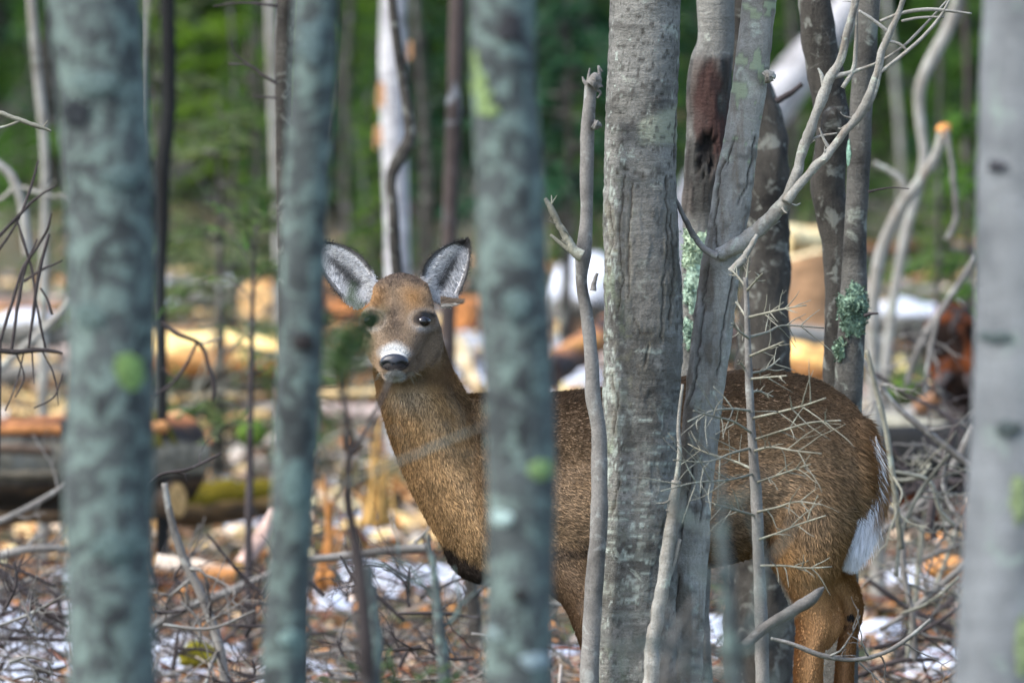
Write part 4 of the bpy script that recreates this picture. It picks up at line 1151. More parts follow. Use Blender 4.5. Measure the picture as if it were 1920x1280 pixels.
wc = leaf_mesh(5200, 57, 30, 47, .066, [(.80, .58, .26), (.72, .50, .24), (.62, .48, .34), (.70, .36, .13), (.55, .50, .44), (.85, .70, .42), (.45, .20, .07)], (.025, .075), .05, "wood_chips")
wc["label"] = "pale and golden wood chips strewn over the clearing behind the deer"
wc["category"] = "wood chips"
def litter(n, seed, y0, y1, cols, name, label, m='vcol', rad=(.0015, .005), L=(.12, .6), rise=.12):
    r = np.random.default_rng(seed)
    mb = MB()
    for k in range(n):
        y = y0 + (y1 - y0) * r.uniform() ** 1.3
        x = r.uniform(-1, 1) * (.064 * y + .6)
        l = r.uniform(*L)
        a = r.uniform(0, 6.28)
        e = np.array([math.cos(a), math.sin(a), r.normal(.05, rise * 1.6)])
        p0 = on_ground(x, y, r.uniform(.005, .03) + max(0, -e[2]) * l)
        q = catmull([p0, p0 + e * l * .5 + r.normal(0, .05 * l, 3), p0 + e * l + r.normal(0, .05 * l, 3)], 6)
        mb.tube(q, np.linspace(1, .5, 6) * r.uniform(*rad), 4, c=np.array(cols[r.integers(0, len(cols))]) * r.uniform(.7, 1.2), cap=False)
    return tag(mb.build(name, M[m]), label, "twigs", None, "stuff")
litter(6000, 61, 22, 44, [(.03, .026, .025), (.05, .042, .04), (.11, .10, .09), (.20, .18, .15), (.34, .30, .26), (.16, .10, .06), (.26, .10, .06)], "twig_litter", "small dead twigs littering the forest floor")

# ------------------------------------------------------------------ the slash of the clearing: long fallen poles lying about
rp = np.random.default_rng(404)
PC = [((.80, .58, .26), (.38, .2, .08), "straw yellow"), ((.48, .46, .42), (.18, .16, .14), "pale grey"), ((.58, .27, .10), (.26, .10, .04), "orange brown"), ((.62, .50, .44), (.3, .2, .16), "pinkish grey"), ((.16, .12, .09), (.05, .035, .025), "dark brown"), ((.34, .33, .29), (.14, .13, .11), "weathered grey")]
for k in range(110):
    py = rp.uniform(490, 940) if k % 2 else rp.uniform(560, 780)
    px = rp.uniform(-60, 1990)
    if 720 < px < 860 and py > 700: continue
    g, D = ground_pt(px, py)
    c = int(rp.choice(6, p=[.30, .22, .17, .13, .08, .10]))
    L = rp.uniform(.35, 1.5)
    a = rp.normal(0, .22)
    r = rp.uniform(.014, .042) * (1.25 if D > 36 else .85)
    e = np.array([math.cos(a), math.sin(a) * .6, rp.normal(0, .06)]) * L / 2
    m0 = g + np.array([0, 0, r * .7 + rp.uniform(0, .07)])
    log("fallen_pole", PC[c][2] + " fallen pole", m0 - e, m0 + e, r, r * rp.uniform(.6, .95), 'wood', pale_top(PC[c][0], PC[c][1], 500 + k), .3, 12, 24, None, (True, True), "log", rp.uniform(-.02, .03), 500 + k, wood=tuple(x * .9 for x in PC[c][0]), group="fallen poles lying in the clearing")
GB2 = "dead brush lying in the clearing behind the deer"
for k in range(105):
    py = rp.uniform(400, 900); px = rp.uniform(-60, 1990)
    if 640 < px < 1640 and py > 720: continue
    g, D = ground_pt(px, py)
    root = thing("dead_brush", ["grey", "pale", "dark"][k % 3] + " dead brush out of focus", "brush", g, GB2)
    mb = MB()
    for q_ in range(3):
        twig_tree(mb, g + rp.normal(0, .06, 3) * [1, 1, .2], [rp.normal(0, 1), rp.normal(0, .5), rp.uniform(.05, .7)], rp.uniform(.35, .9), rp.uniform(.003, .007), rp, 2, .2, (2, 5), seg=4, ratio=.6)
    mb.build("stem", M[['twig_grey', 'twig', 'twig_dark'][k % 3]], root)
# ------------------------------------------------------------------ fallen branches one could count
def fbranch(label, pts, D, mat, group=None, name="fallen_branch", twn=4, twl=.25, seed=0, cat="branch"):
    pts = [(*p, 0) if len(p) == 3 else p for p in pts]
    w = np.array([np.r_[P(p[0], p[1], D + p[3]), p[2] * K * D] for p in pts])
    w = catmull(w, len(pts) * 8)
    r = np.random.default_rng(seed + 900)
    root = thing(name, label, cat, w[:, :3].mean(0), group)
    mb = MB()
    mb.tube(w[:, :3], w[:, 3], 8, .18, 50, seed=seed)
    mb.build("stem", M[mat], root)
    if twn:
        for k in range(twn):
            tb = MB()
            i = int(r.uniform(.2, .95) * (len(w) - 2))
            d = w[i + 1, :3] - w[i, :3]; d /= np.linalg.norm(d)
            s = r.normal(0, 1, 3) * np.array([1, .6, 1]); s -= d * (s @ d); s /= np.linalg.norm(s)
            twig_tree(tb, w[i, :3], d * .6 + s, twl * r.uniform(.5, 1.2), max(w[i, 3] * .5, .0012), r, 1, .2, seg=4)
            tb.build("twig", M[mat], root)
    return root
fbranch("grey broken branch crossing in front of the deer's hock", [(1395, 1210, 9), (1440, 1172, 10), (1490, 1142, 11), (1526, 1119, 11), (1534, 1110, 8), (1545, 1100, 2)], 19.0, 'twig_grey', twn=0)
fbranch("thin arching grey twig bowing across the deer's hind legs", [(1445, 1196, 3), (1480, 1205, 4), (1540, 1228, 5), (1600, 1236, 4), (1660, 1222, 4), (1710, 1190, 4), (1745, 1160, 3)], 19.1, 'twig_grey', twn=6, twl=.12, seed=2)
fbranch("straight grey pole rising from the ground between the two left trunks", [(270, 1182, 8), (350, 1140, 9), (430, 1108, 8), (520, 1072, 7), (560, 1060, 5)], 24.5, 'twig_grey', twn=2, seed=3)
fbranch("slender brown grey sapling bending between the two left trunks", [(308, 905, 6), (320, 970, 7), (342, 1040, 8), (380, 1120, 9), (405, 1190, 9), (428, 1300, 10)], 22.5, 'twig_grey', name="bare_sapling", cat="sapling", twn=3, seed=4)
fbranch("level grey pole left of the deer's brisket", [(560, 1050, 6), (640, 1043, 8), (720, 1033, 8), (805, 1026, 9)], 23.5, 'twig_grey', twn=1, seed=5)
fbranch("dark twig falling slantwise between the two left trunks", [(388, 1000, 2), (425, 1045, 3), (460, 1085, 4), (500, 1120, 4)], 22.8, 'twig_dark', twn=3, twl=.1, seed=6)
fbranch("dark bent twig with three forks against the yellow split log", [(303, 605, 3), (330, 625, 4), (375, 645, 4), (392, 690, 4), (402, 730, 4), (398, 752, 2)], 24, 'twig_dark', twn=0, seed=7)
fbranch("thin dark twig slanting below the fresh yellow split log", [(370, 640, 3), (345, 690, 3), (315, 725, 3), (285, 742, 3)], 24, 'twig_dark', twn=1, twl=.1, seed=8)
fbranch("fine dark twig reaching right from the forked bent twig", [(372, 645, 3), (400, 638, 2), (420, 632, 1.5)], 24, 'twig_grey', twn=1, twl=.06, seed=9)
fbranch("long blackish twig arching beside the thick blurred trunk at the left", [(262, 920, 2), (300, 890, 3), (350, 880, 3), (415, 850, 2)], 22, 'twig_dark', twn=2, twl=.1, seed=10)
fbranch("dark branch sloping down at the left edge", [(-10, 1065, 7), (40, 1105, 6), (85, 1145, 5), (130, 1175, 4)], 22.5, 'twig_dark', twn=5, twl=.16, seed=11)
fbranch("level black branch low at the left edge over the snow", [(-20, 1195, 4), (60, 1196, 4), (140, 1200, 3)], 22.5, 'twig_dark', twn=5, twl=.14, seed=12)
fbranch("grey branch leaning over the dark end of the rotten log", [(-30, 990, 6), (40, 958, 6), (90, 930, 5), (128, 905, 3)], 25, 'twig_grey', twn=3, twl=.2, seed=13)
fbranch("thick grey branch lying low under the rotten log", [(-30, 1050, 9), (50, 1030, 8), (130, 1028, 6)], 24.6, 'twig_grey', twn=3, twl=.15, seed=14)
fbranch("pale slanting pole behind the dark upright twigs at left", [(-30, 715, 9), (30, 665, 8), (80, 620, 8), (140, 560, 7)], 27, 'bark_smooth', twn=0, seed=15)
fbranch("pale forked stem against the grey wavy stem at left", [(-10, 300, 6), (20, 330, 9), (38, 370, 9), (48, 430, 10), (52, 480, 10)], 27, 'bark_smooth', twn=2, seed=16)
# a bare dark shrub at the left edge
fr = np.random.default_rng(8)
shr = thing("bare_shrub", "bare dark shrub with thin upright twigs at the left edge", "shrub", on_ground(*P(10, 1200, 21.5)[:2]))
for k, pts in enumerate([[(0, 640, 4), (25, 560, 4), (45, 500, 4), (72, 460, 3), (92, 420, 3), (96, 400, 2)], [(22, 655, 4), (34, 570, 4), (48, 500, 4), (70, 448, 2)], [(54, 652, 3), (64, 575, 4), (78, 490, 4), (92, 438, 3)],
                         [(85, 652, 3), (70, 580, 3), (58, 500, 3), (40, 440, 3), (32, 410, 2)], [(45, 528, 3), (80, 505, 3), (118, 488, 2)], [(98, 590, 3), (88, 560, 3), (76, 540, 2)],
                         [(-20, 656, 6), (30, 660, 6), (80, 656, 5), (118, 662, 3)], [(30, 660, 2), (45, 710, 2), (28, 745, 2)], [(60, 660, 2), (62, 690, 2), (64, 720, 1)], [(-20, 462, 4), (30, 410, 4), (70, 370, 3), (106, 348, 2)],
                         [(-10, 480, 3), (30, 420, 3), (58, 350, 3), (72, 300, 2)], [(118, 700, 2), (100, 745, 2), (64, 765, 2)], [(45, 660, 2), (30, 720, 2), (10, 770, 2)], [(80, 660, 2), (100, 700, 2), (110, 760, 1)],
                         [(-20, 1210, 5), (-8, 1000, 5), (-2, 800, 4), (0, 640, 4)]]):
    limb(shr, pts, 21.5, 'twig_dark', "branch", 6, twigs=None, seed=k)
limb(shr, [(-30, 200, 5), (0, 212, 5), (40, 226, 5), (80, 240, 4), (96, 246, 2)], 19.4, 'twig', "branch", 7, seed=31, twigs=[[(38, 226, 3), (20, 234, 3), (-10, 242, 3)], [(80, 240, 2), (86, 232, 1.5), (90, 226, 1)]])
# bare shrubs low down at the left and in the brush pile on the right: each branch its own
GR = "bare branches of the brush pile right of the deer"
lr = ["grey bare branch of the brush pile", "dark bare branch of the brush pile", "pale bare branch of the brush pile"]
spec = [([(1625, 655, 4), (1640, 720, 5), (1660, 800, 5), (1672, 880, 6), (1682, 960, 6), (1690, 1030, 6)], 22, 2, "long thin grey branch hanging down close behind the deer's tail"),
        ([(1600, 645, 4), (1640, 710, 5), (1690, 770, 6), (1740, 810, 6), (1790, 850, 7), (1830, 880, 7)], 23, 0, "grey branch slanting down right from the lichen covered stem"),
        ([(1830, 480, 5), (1780, 560, 6), (1740, 620, 6), (1712, 680, 6), (1700, 720, 6)], 27, 0, "brown grey branch slanting up towards the rightmost trunk"),
        ([(1625, 1010, 7), (1680, 980, 8), (1740, 930, 8), (1790, 870, 9), (1830, 800, 10)], 24, 0, None), ([(1655, 882, 3), (1700, 888, 4), (1740, 900, 4), (1765, 960, 4), (1790, 985, 4)], 22.5, 2, None),
        ([(1660, 950, 6), (1700, 965, 6), (1740, 985, 6), (1800, 985, 7)], 24, 0, None), ([(1700, 1240, 6), (1715, 1130, 6), (1726, 1030, 6), (1740, 920, 5)], 24, 2, None), ([(1690, 1000, 5), (1696, 1080, 6), (1712, 1160, 6), (1716, 1240, 6)], 23, 0, None),
        ([(1740, 1000, 8), (1748, 950, 9), (1770, 880, 8), (1790, 800, 6)], 23.5, 1, None), ([(1660, 820, 4), (1700, 880, 5), (1740, 960, 6), (1752, 1010, 7)], 24, 1, None), ([(1650, 1180, 5), (1700, 1150, 5), (1760, 1100, 6), (1820, 1050, 6)], 23.2, 0, None),
        ([(1690, 1150, 3), (1740, 1130, 3), (1800, 1080, 3)], 22.6, 2, None), ([(1640, 1215, 5), (1700, 1195, 5), (1760, 1165, 4), (1810, 1130, 3)], 23, 1, None), ([(1600, 1270, 5), (1680, 1240, 5), (1760, 1235, 4)], 23, 1, None),
        ([(1660, 1060, 5), (1720, 1050, 5), (1800, 1020, 6)], 24.5, 0, None), ([(1620, 1080, 4), (1660, 1110, 5), (1720, 1150, 6), (1790, 1180, 5)], 24, 1, None), ([(1640, 700, 4), (1700, 740, 4), (1760, 770, 4), (1815, 820, 4)], 25, 1, None),
        ([(1760, 590, 4), (1740, 680, 4), (1735, 740, 4)], 26, 0, None), ([(1680, 1080, 4), (1690, 1000, 4), (1720, 930, 4), (1780, 850, 3)], 22.4, 2, None), ([(1640, 960, 5), (1690, 930, 5), (1760, 900, 5), (1820, 905, 5)], 25, 1, None),
        ([(1740, 1130, 5), (1770, 1060, 5), (1800, 970, 5)], 25, 2, None), ([(1660, 1270, 4), (1720, 1180, 5), (1800, 1110, 5)], 24.4, 1, None), ([(1655, 890, 3), (1690, 900, 4), (1735, 885, 4), (1745, 868, 3)], 23, 2, None)]
for k, (pts, D, m, lb) in enumerate(spec):
    fbranch(lb or lr[m], pts, D, ['twig_grey', 'twig_dark', 'twig'][m], None if lb else GR, "brush_branch", 4, .22, 100 + k)
GL = "bare branches in the brush below the left trunks"
ll = ["dark bare branch on the ground", "grey bare branch on the ground"]
r_ = np.random.default_rng(12)
for k in range(92):
    left = k < 34
    x0 = r_.uniform(-20, 130) if left else r_.uniform(290, 900)
    y0 = r_.uniform(1090, 1290)
    L = r_.uniform(60, 190)
    a = r_.uniform(-.2, 3.3)
    pts = [(x0, y0, r_.uniform(2.5, 5)), (x0 + math.cos(a) * L * .5 + r_.normal(0, 8), y0 - math.sin(a) * L * .25 + r_.normal(0, 8), 3.2), (x0 + math.cos(a) * L, y0 - math.sin(a) * L * .5, 1.8)]
    m = int(r_.uniform() < .3)
    lb = ll[m]
    fbranch(lb, pts, r_.uniform(21.6, 25.5), ['twig_dark', 'twig_grey'][m], GL, "brush_branch", 4, .16, 200 + k)
GF = "bare branches under the deer's belly"
for k in range(14):
    x0 = r_.uniform(1040, 1480); y0 = r_.uniform(1130, 1290); L = r_.uniform(60, 160); a = r_.uniform(-.2, 3.3)
    pts = [(x0, y0, 3.5), (x0 + math.cos(a) * L * .5, y0 - math.sin(a) * L * .3 + r_.normal(0, 8), 3), (x0 + math.cos(a) * L, y0 - math.sin(a) * L * .5, 1.6)]
    fbranch("thin bare branch lying low", pts, r_.uniform(22, 25), ['twig_dark', 'twig_grey'][k % 2], GF, "brush_branch", 3, .14, 300 + k)
# loose bare saplings in the middle distance, all out of focus
GS = "bare saplings in the clearing behind the deer"
for k in range(20):
    D = r_.uniform(30, 50)
    px = r_.uniform(-150, 2050)
    g, _ = P(px, 640, D), 0
    base = on_ground(g[0], g[1], -.03)
    root = thing("bare_sapling", "thin bare sapling out of focus", "sapling", base, GS)
    mb = MB()
    twig_tree(mb, base, [r_.normal(0, .35), r_.normal(0, .2), 1], r_.uniform(.5, 1.6), r_.uniform(.004, .010), r_, 2, .12, (3, 6), seg=5)
    mb.build("stem", M[['twig_grey', 'twig', 'bark_red', 'twig_grey'][k % 4]], root)
# ------------------------------------------------------------------ the deer
DD = 20.0
MM = K * DD                                   # metres per photo pixel at the deer
def dp(a):
    """deer space (photo px, photo py, px towards the viewer) -> world"""
    a = np.atleast_2d(np.asarray(a, float))
    o = C_ + DD * (F_ + np.outer((a[:, 0] - 960) * K, [1, 0, 0]) - np.outer((a[:, 1] - 640) * K, U_))
    o = o - np.outer(a[:, 2] * MM, [0, 1, 0])
    return o
def dinv(v):
    r = v - C_
    x = 960 + r[:, 0] / MM
    # undo: y & depth (pitch is tiny)
    u = r @ U_
    f = r @ F_
    d = (DD - f) / MM
    return np.c_[x, 640 - u / MM, d]
_ug, _vg = np.meshgrid(np.linspace(0, math.pi, 13), np.linspace(0, 2 * math.pi, 18, endpoint=False), indexing='ij')
_us = np.c_[(np.sin(_ug) * np.cos(_vg)).ravel(), (np.cos(_ug)).ravel(), (np.sin(_ug) * np.sin(_vg)).ravel()]
_i, _j = np.meshgrid(np.arange(12), np.arange(18), indexing='ij')
_uq = np.stack([_i * 18 + _j, _i * 18 + (_j + 1) % 18, (_i + 1) * 18 + (_j + 1) % 18, (_i + 1) * 18 + _j], -1).reshape(-1, 4)
body = MB()
def blob(c, r):
    body.add(dp(np.asarray(c) + _us * np.asarray(r)), _uq)
def chain(keys, n=8):
    """keys: x, y, d, rx, ry, rd - a row of ellipsoids melted together"""
    w = catmull(np.array(keys, float), (len(keys) - 1) * n + 1)
    for k in w: blob(k[:3], np.maximum(k[3:], 3))
CH = {}
CH['torso'] = [(905, 925, 0, 92, 150, 80), (965, 920, 0, 105, 175, 108), (1050, 917, 0, 110, 182, 122), (1150, 908, 0, 110, 182, 138), (1250, 894, 0, 110, 182, 146), (1340, 880, 0, 110, 180, 146), (1420, 868, 0, 110, 174, 142), (1480, 872, 0, 105, 172, 138), (1535, 886, 0, 98, 163, 126), (1582, 888, 0, 68, 122, 104), (1606, 890, 0, 44, 90, 80)]
CH['neck'] = [(766, 640, 34, 64, 50, 52), (774, 695, 26, 74, 46, 62), (802, 770, 14, 84, 54, 70), (838, 850, 4, 92, 66, 78), (880, 930, 0, 94, 78, 84), (912, 985, 0, 88, 92, 84)]
CH['brisket'] = [(862, 985, 10, 42, 42, 40), (893, 1045, 10, 46, 40, 44), (950, 1062, 10, 55, 36, 60)]
CH['withers'] = [(868, 800, 0, 50, 60, 50), (930, 800, 0, 60, 62, 56), (1010, 800, 0, 60, 64, 70)]
CH['shoulder'] = [(990, 880, 62, 75, 95, 55), (1010, 980, 72, 85, 80, 50), (1060, 1050, 66, 68, 60, 48), (1098, 1105, 62, 52, 45, 42), (1112, 1165, 60, 37, 40, 34), (1122, 1225, 60, 27, 35, 28), (1128, 1290, 60, 24, 30, 26), (1126, 1370, 60, 16, 30, 17), (1124, 1440, 60, 15, 25, 16), (1120, 1480, 60, 19, 18, 18)]
CH['farfore'] = [(1040, 1020, -60, 66, 60, 42), (1110, 1110, -64, 45, 45, 36), (1150, 1200, -64, 28, 35, 26), (1162, 1280, -64, 23, 30, 23), (1164, 1370, -64, 15, 30, 16), (1162, 1440, -64, 14, 25, 15), (1158, 1480, -64, 18, 18, 17)]
CH['thigh'] = [(1500, 880, 62, 110, 120, 72), (1512, 970, 76, 86, 90, 62), (1508, 1040, 78, 66, 55, 50), (1510, 1085, 74, 48, 36, 40), (1522, 1128, 66, 43, 28, 32), (1529, 1165, 64, 39, 23, 28), (1517, 1205, 66, 28, 27, 26), (1513, 1250, 66, 27, 28, 25), (1515, 1310, 52, 27, 28, 23), (1511, 1400, 50, 21, 30, 20), (1506, 1455, 50, 22, 22, 21), (1498, 1486, 50, 26, 16, 20)]
CH['farthigh'] = [(1528, 930, -62, 82, 95, 60), (1530, 1005, -72, 54, 60, 50), (1545, 1052, -74, 36, 34, 38), (1571, 1090, -76, 31, 25, 30), (1594, 1124, -78, 25, 22, 26), (1598, 1154, -78, 22, 22, 24), (1594, 1192, -82, 17, 24, 22), (1588, 1240, -82, 17, 28, 21), (1584, 1300, -82, 18, 28, 21), (1572, 1420, -78, 18, 28, 18), (1566, 1485, -78, 22, 16, 19)]
CH['hock'] = [(1538, 1110, 66, 26, 20, 20), (1556, 1150, 64, 21, 18, 17), (1562, 1163, 66, 18, 15, 15), (1545, 1195, 60, 16, 18, 15)]
CH['farhock'] = [(1598, 1112, -76, 14, 14, 16), (1610, 1138, -76, 12, 14, 14), (1608, 1162, -76, 11, 14, 13), (1599, 1190, -76, 12, 14, 13)]
CH['skull'] = [(754, 560, 30, 53, 46, 50), (754, 574, 60, 59, 50, 52), (752, 598, 86, 60, 48, 46), (749, 628, 118, 47, 40, 44), (745, 655, 152, 37, 31, 40), (743, 672, 182, 31, 26, 34), (742, 682, 200, 27, 21, 24)]
CH['crown'] = [(728, 546, 44, 28, 24, 30), (752, 536, 48, 32, 24, 34), (778, 546, 44, 28, 24, 30)]
CH['jaw'] = [(757, 622, 44, 72, 44, 50), (757, 652, 62, 70, 40, 50), (754, 672, 92, 54, 32, 46), (748, 684, 130, 38, 26, 50), (743, 700, 172, 24, 15, 28)]
CH['orbit'] = [(792, 586, 84, 24, 14, 24), (800, 606, 72, 24, 20, 24)]
CH['orbit2'] = [(706, 586, 84, 24, 14, 24), (698, 606, 72, 24, 20, 24)]
for k, keys in CH.items(): chain(keys)
tmp = body.build("deer_shape", None)
md = tmp.modifiers.new("r", 'REMESH'); md.mode = 'VOXEL'; md.voxel_size = .0052
sm = tmp.modifiers.new("s", 'SMOOTH'); sm.factor = .5; sm.iterations = 7
dg = bpy.context.evaluated_depsgraph_get()
ev = tmp.evaluated_get(dg).to_mesh()
bv = np.empty(len(ev.vertices) * 3, np.float32); ev.vertices.foreach_get("co", bv); bv = bv.reshape(-1, 3).astype(float) + np.array(tmp.location)
nl = np.empty(len(ev.polygons), np.int32); ev.polygons.foreach_get("loop_total", nl)
vi = np.empty(len(ev.loops), np.int32); ev.loops.foreach_get("vertex_index", vi)
st = np.r_[0, np.cumsum(nl)[:-1]]
bq = np.array([vi[s:s + 4] for s, k in zip(st, nl) if k == 4]).reshape(-1, 4)
bt = np.array([vi[s:s + 3] for s, k in zip(st, nl) if k == 3]).reshape(-1, 3)
_m = tmp.data
bpy.data.objects.remove(tmp); bpy.data.meshes.remove(_m)
# drop anything sealed inside
# eye sockets: press the lids in a little
px = dinv(bv)

def ear(base, tip, half, cup, side, twist=0.0, n=26, m=17, thick=5.0):
    """a leaf shaped cupped ear, open towards the viewer; returns inner points, quads, (t, s)"""
    base, tip = np.array(base, float), np.array(tip, float)
    ax = tip - base
    L = np.linalg.norm(ax)
    a = ax / L
    w = np.cross(a, np.array([0, 0, 1.0])); w /= np.linalg.norm(w)
    w = w * math.cos(twist) + np.array([0, 0, 1.0]) * math.sin(twist)
    nrm = np.cross(w, a); nrm *= np.sign(nrm[2])
    t = np.linspace(0, 1, n); s = np.linspace(-1, 1, m)
    T, Sx = np.meshgrid(t, s, indexing='ij')
    wd = half * (np.sin(math.pi * np.clip(.16 + .84 * T, 0, 1) ** .92)) ** .68
    bend = side * 8 * np.sin(T * math.pi)
    front = np.abs(Sx) ** 2.2 * cup * (1 - .55 * T)
    pts = base + a * (T * L)[..., None] + w * (Sx * wd + bend)[..., None] + nrm * (front - cup * .8 * (1 - .5 * T) )[..., None]
    back = pts - nrm * (thick * (1 - .6 * np.abs(Sx)))[..., None]
    i, j = np.meshgrid(np.arange(n - 1), np.arange(m - 1), indexing='ij')
    q = np.stack([i * m + j, i * m + j + 1, (i + 1) * m + j + 1, (i + 1) * m + j], -1).reshape(-1, 4)
    k = n * m
    rim = []
    ed = [(r, 0) for r in range(n)] + [(n - 1, c) for c in range(1, m)] + [(r, m - 1) for r in range(n - 2, -1, -1)] + [(0, c) for c in range(m - 2, 0, -1)]
    ids = [r * m + c for r, c in ed]
    for x0, x1 in zip(ids, ids[1:] + ids[:1]): rim.append([x0, x1, x1 + k, x0 + k])
    return pts.reshape(-1, 3), back.reshape(-1, 3), np.vstack([q, q[:, ::-1] + k, np.array(rim)]), T.ravel(), Sx.ravel(), nrm, a, w

EARS = [((817, 562, 34), (876, 450, 20), 41, 26, 1, .0), ((690, 560, 34), (586, 454, 8), 40, 26, -1, .0)]

cn = np.vstack([np.c_[catmull(np.array(v, float), 20), np.full(20, i)] for i, v in enumerate(CH.values())])
names = list(CH)

def deer_colour(p, rng=None):
    """coat colour at deer space points"""
    x, y, d = p.T
    n1 = fbm(np.c_[x, y, d] * .012, 1, 201, 3)
    n2 = fbm(np.c_[x, y, d] * .06, 1, 205, 3)
    back = np.array([.175, .120, .079]); side = np.array([.235, .156, .090]); neck = np.array([.39, .245, .118]); leg = np.array([.40, .215, .092]); white = np.array([.62, .62, .60]); black = np.array([.012, .010, .010])
    def mx(a, b, m): return a * (1 - m[:, None]) + b * m[:, None]
    c = np.tile(side, (len(p), 1))
    c = mx(c, back, sstep(960, 770, y + (n1 - .5) * 120) * sstep(860, 1000, x))
    c = mx(c, np.array([.32, .185, .08]), sstep(960, 1060, y + (n1 - .5) * 60) * (x > 1380))
    # neck and shoulder front
    nk = sstep(1010, 850, x - (y - 900) * .12) * sstep(600, 720, y)
    c = mx(c, neck, nk)
    c = mx(c, np.array([.12, .08, .05]), nk * sstep(35, 0, np.abs(x - (850 + (y - 735) * .75)) ) * .8)
    # legs
    c = mx(c, leg, sstep(1075, 1150, y + (n1 - .5) * 50) * (x > 1380))
    c = mx(c, np.array([.17, .095, .048]), sstep(1080, 1150, y) * (x > 1000) * (x < 1300))
    c = mx(c, np.array([.19, .12, .07]), sstep(1010, 1070, y) * (x > 960) * (x < 1400) * .8)
    c = mx(c, np.array([.17, .075, .030]), sstep(-30, -50, d) * sstep(1110, 1165, y) * (x > 1450) * .6)  # far leg's dusky reddish coat, also darkened in place of shade between the legs
    # pale belly and front of the near thigh
    c = mx(c, white * .75, sstep(1052, 1068, y) * (x > 1210) * (x < 1440) )
    c = mx(c, white * .8, sstep(16, 4, np.abs(x - (1448 + (y - 1080) * .55))) * sstep(1055, 1080, y) * sstep(1150, 1120, y))
    # brisket: near black
    bl = np.minimum(np.abs(y - (1048 + (x - 850) * .68)), 80)
    c = mx(c, black * 1.3, sstep(34, 14, np.abs(y - (1052 + (x - 850) * .62)) + (n2 - .5) * 24) * sstep(985, 900, x) * sstep(812, 835, x) * .96)
    c = mx(c, black * 2, sstep(1075, 1095, y) * sstep(990, 880, x) * .8)
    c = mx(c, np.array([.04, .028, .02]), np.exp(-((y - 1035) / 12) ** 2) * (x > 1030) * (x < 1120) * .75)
    # rump edge
    c = mx(c, np.array([.25, .13, .05]), sstep(1585, 1640, x + (n2 - .5) * 30) * sstep(760, 830, y) * .75)
    c = mx(c, np.array([.10, .055, .028]), sstep(40, 0, np.abs(y - 1010) ) * sstep(1500, 1440, x) * (x > 1340) * .5)
    # far hock gland
    c = mx(c, black, sstep(1, .5, ((x - 1598) / 9) ** 2 + ((y - 1158) / 9) ** 2 + (n2 - .5) * .5))
    c = mx(c, np.array([.09, .04, .02]), sstep(1, .3, ((x - 1594) / 20) ** 2 + ((y - 1176) / 7) ** 2) * .8)
    # ---- head
    hd = sstep(735, 700, y + np.abs(x - 750) * .1 - (d - 60) * .45) * (x < 850) * (d > -40)
    face = np.tile(np.array([.225, .158, .10]), (len(p), 1))
    rx = x - 748 - (y - 640) * .10
    face = mx(face, np.array([.27, .15, .062]), np.exp(-((np.abs(rx) - 34) / 22) ** 2) * np.exp(-((y - 560) / 26) ** 2) * .95)      # rufous brows
    face = mx(face, np.array([.085, .06, .045]), sstep(548, 524, y + (n2 - .5) * 14) * .9)                                          # dark crown
    face = mx(face, np.array([.12, .085, .06]), np.exp(-((rx) / 17) ** 2) * np.exp(-((y - 605) / 45) ** 2) * .8)                       # dark blaze
    face = mx(face, np.array([.24, .18, .125]), np.exp(-((np.abs(rx) - 30) / 14) ** 2) * np.exp(-((y - 630) / 22) ** 2) * .6)
    face = mx(face, np.array([.24, .15, .08]), sstep(690, 660, np.abs(rx) * 3.2 + 560 - 60) * 0 + sstep(660, 700, y) * sstep(36, 50, np.abs(rx)) * .8)
    for ex in (795, 699):
        e = np.hypot((x - ex) / 24, (y - 601) / 18)
        face = mx(face, np.array([.36, .30, .24]), np.exp(-((e - 1.05) / .22) ** 2) * .5 * (d > 55))
        face = mx(face, np.array([.50, .47, .43]), np.exp(-(((x - ex + 2) / 14) ** 2 + ((y - 617) / 6) ** 2)) * .7 * (d > 55))
        face = mx(face, black * 1.5, np.exp(-(((x - ex) / 20) ** 2 + ((y - 597 - np.abs(x - ex) * .12) / 12) ** 2) ** 2) * .97 * (d > 40))
        face = mx(face, black * 1.5, np.exp(-(((x - ex - (8 if ex > 750 else -8)) / 16) ** 2 + ((y - 588 - .25 * (x - ex) * (1 if ex > 750 else -1)) / 4) ** 2) ** 2) * .9 * (d > 40))
    mz = np.hypot((x - 742) / 35, (y - 664) / 25)
    face = mx(face, white * .85, sstep(1.05, .45, mz + (n2 - .5) * .3) * sstep(676, 664, y) * (d > 120))                             # white band over the nose
    face = mx(face, black * 1.6, sstep(1.0, .8, np.hypot((x - 742) / 30, (y - 680) / 17)) * (d > 140))                                   # dark ring round the mouth
    face = mx(face, white * .62, sstep(1.0, .6, np.hypot((x - 744) / 23, (y - 704) / 13) + (n2 - .5) * .2) * (d > 100) * sstep(686, 694, y))   # white chin
    face = mx(face, np.array([.34, .27, .20]), sstep(716, 730, y) * sstep(45, 20, np.abs(x - 748)) * .7)
    c = mx(c, face, hd)
    c = mx(c, np.array([.50, .42, .32]), np.exp(-(((x - 756) / 40) ** 2 + ((y - 742) / 30) ** 2)) * .65 * (1 - hd))
    return c * (.85 + .3 * n2[:, None])

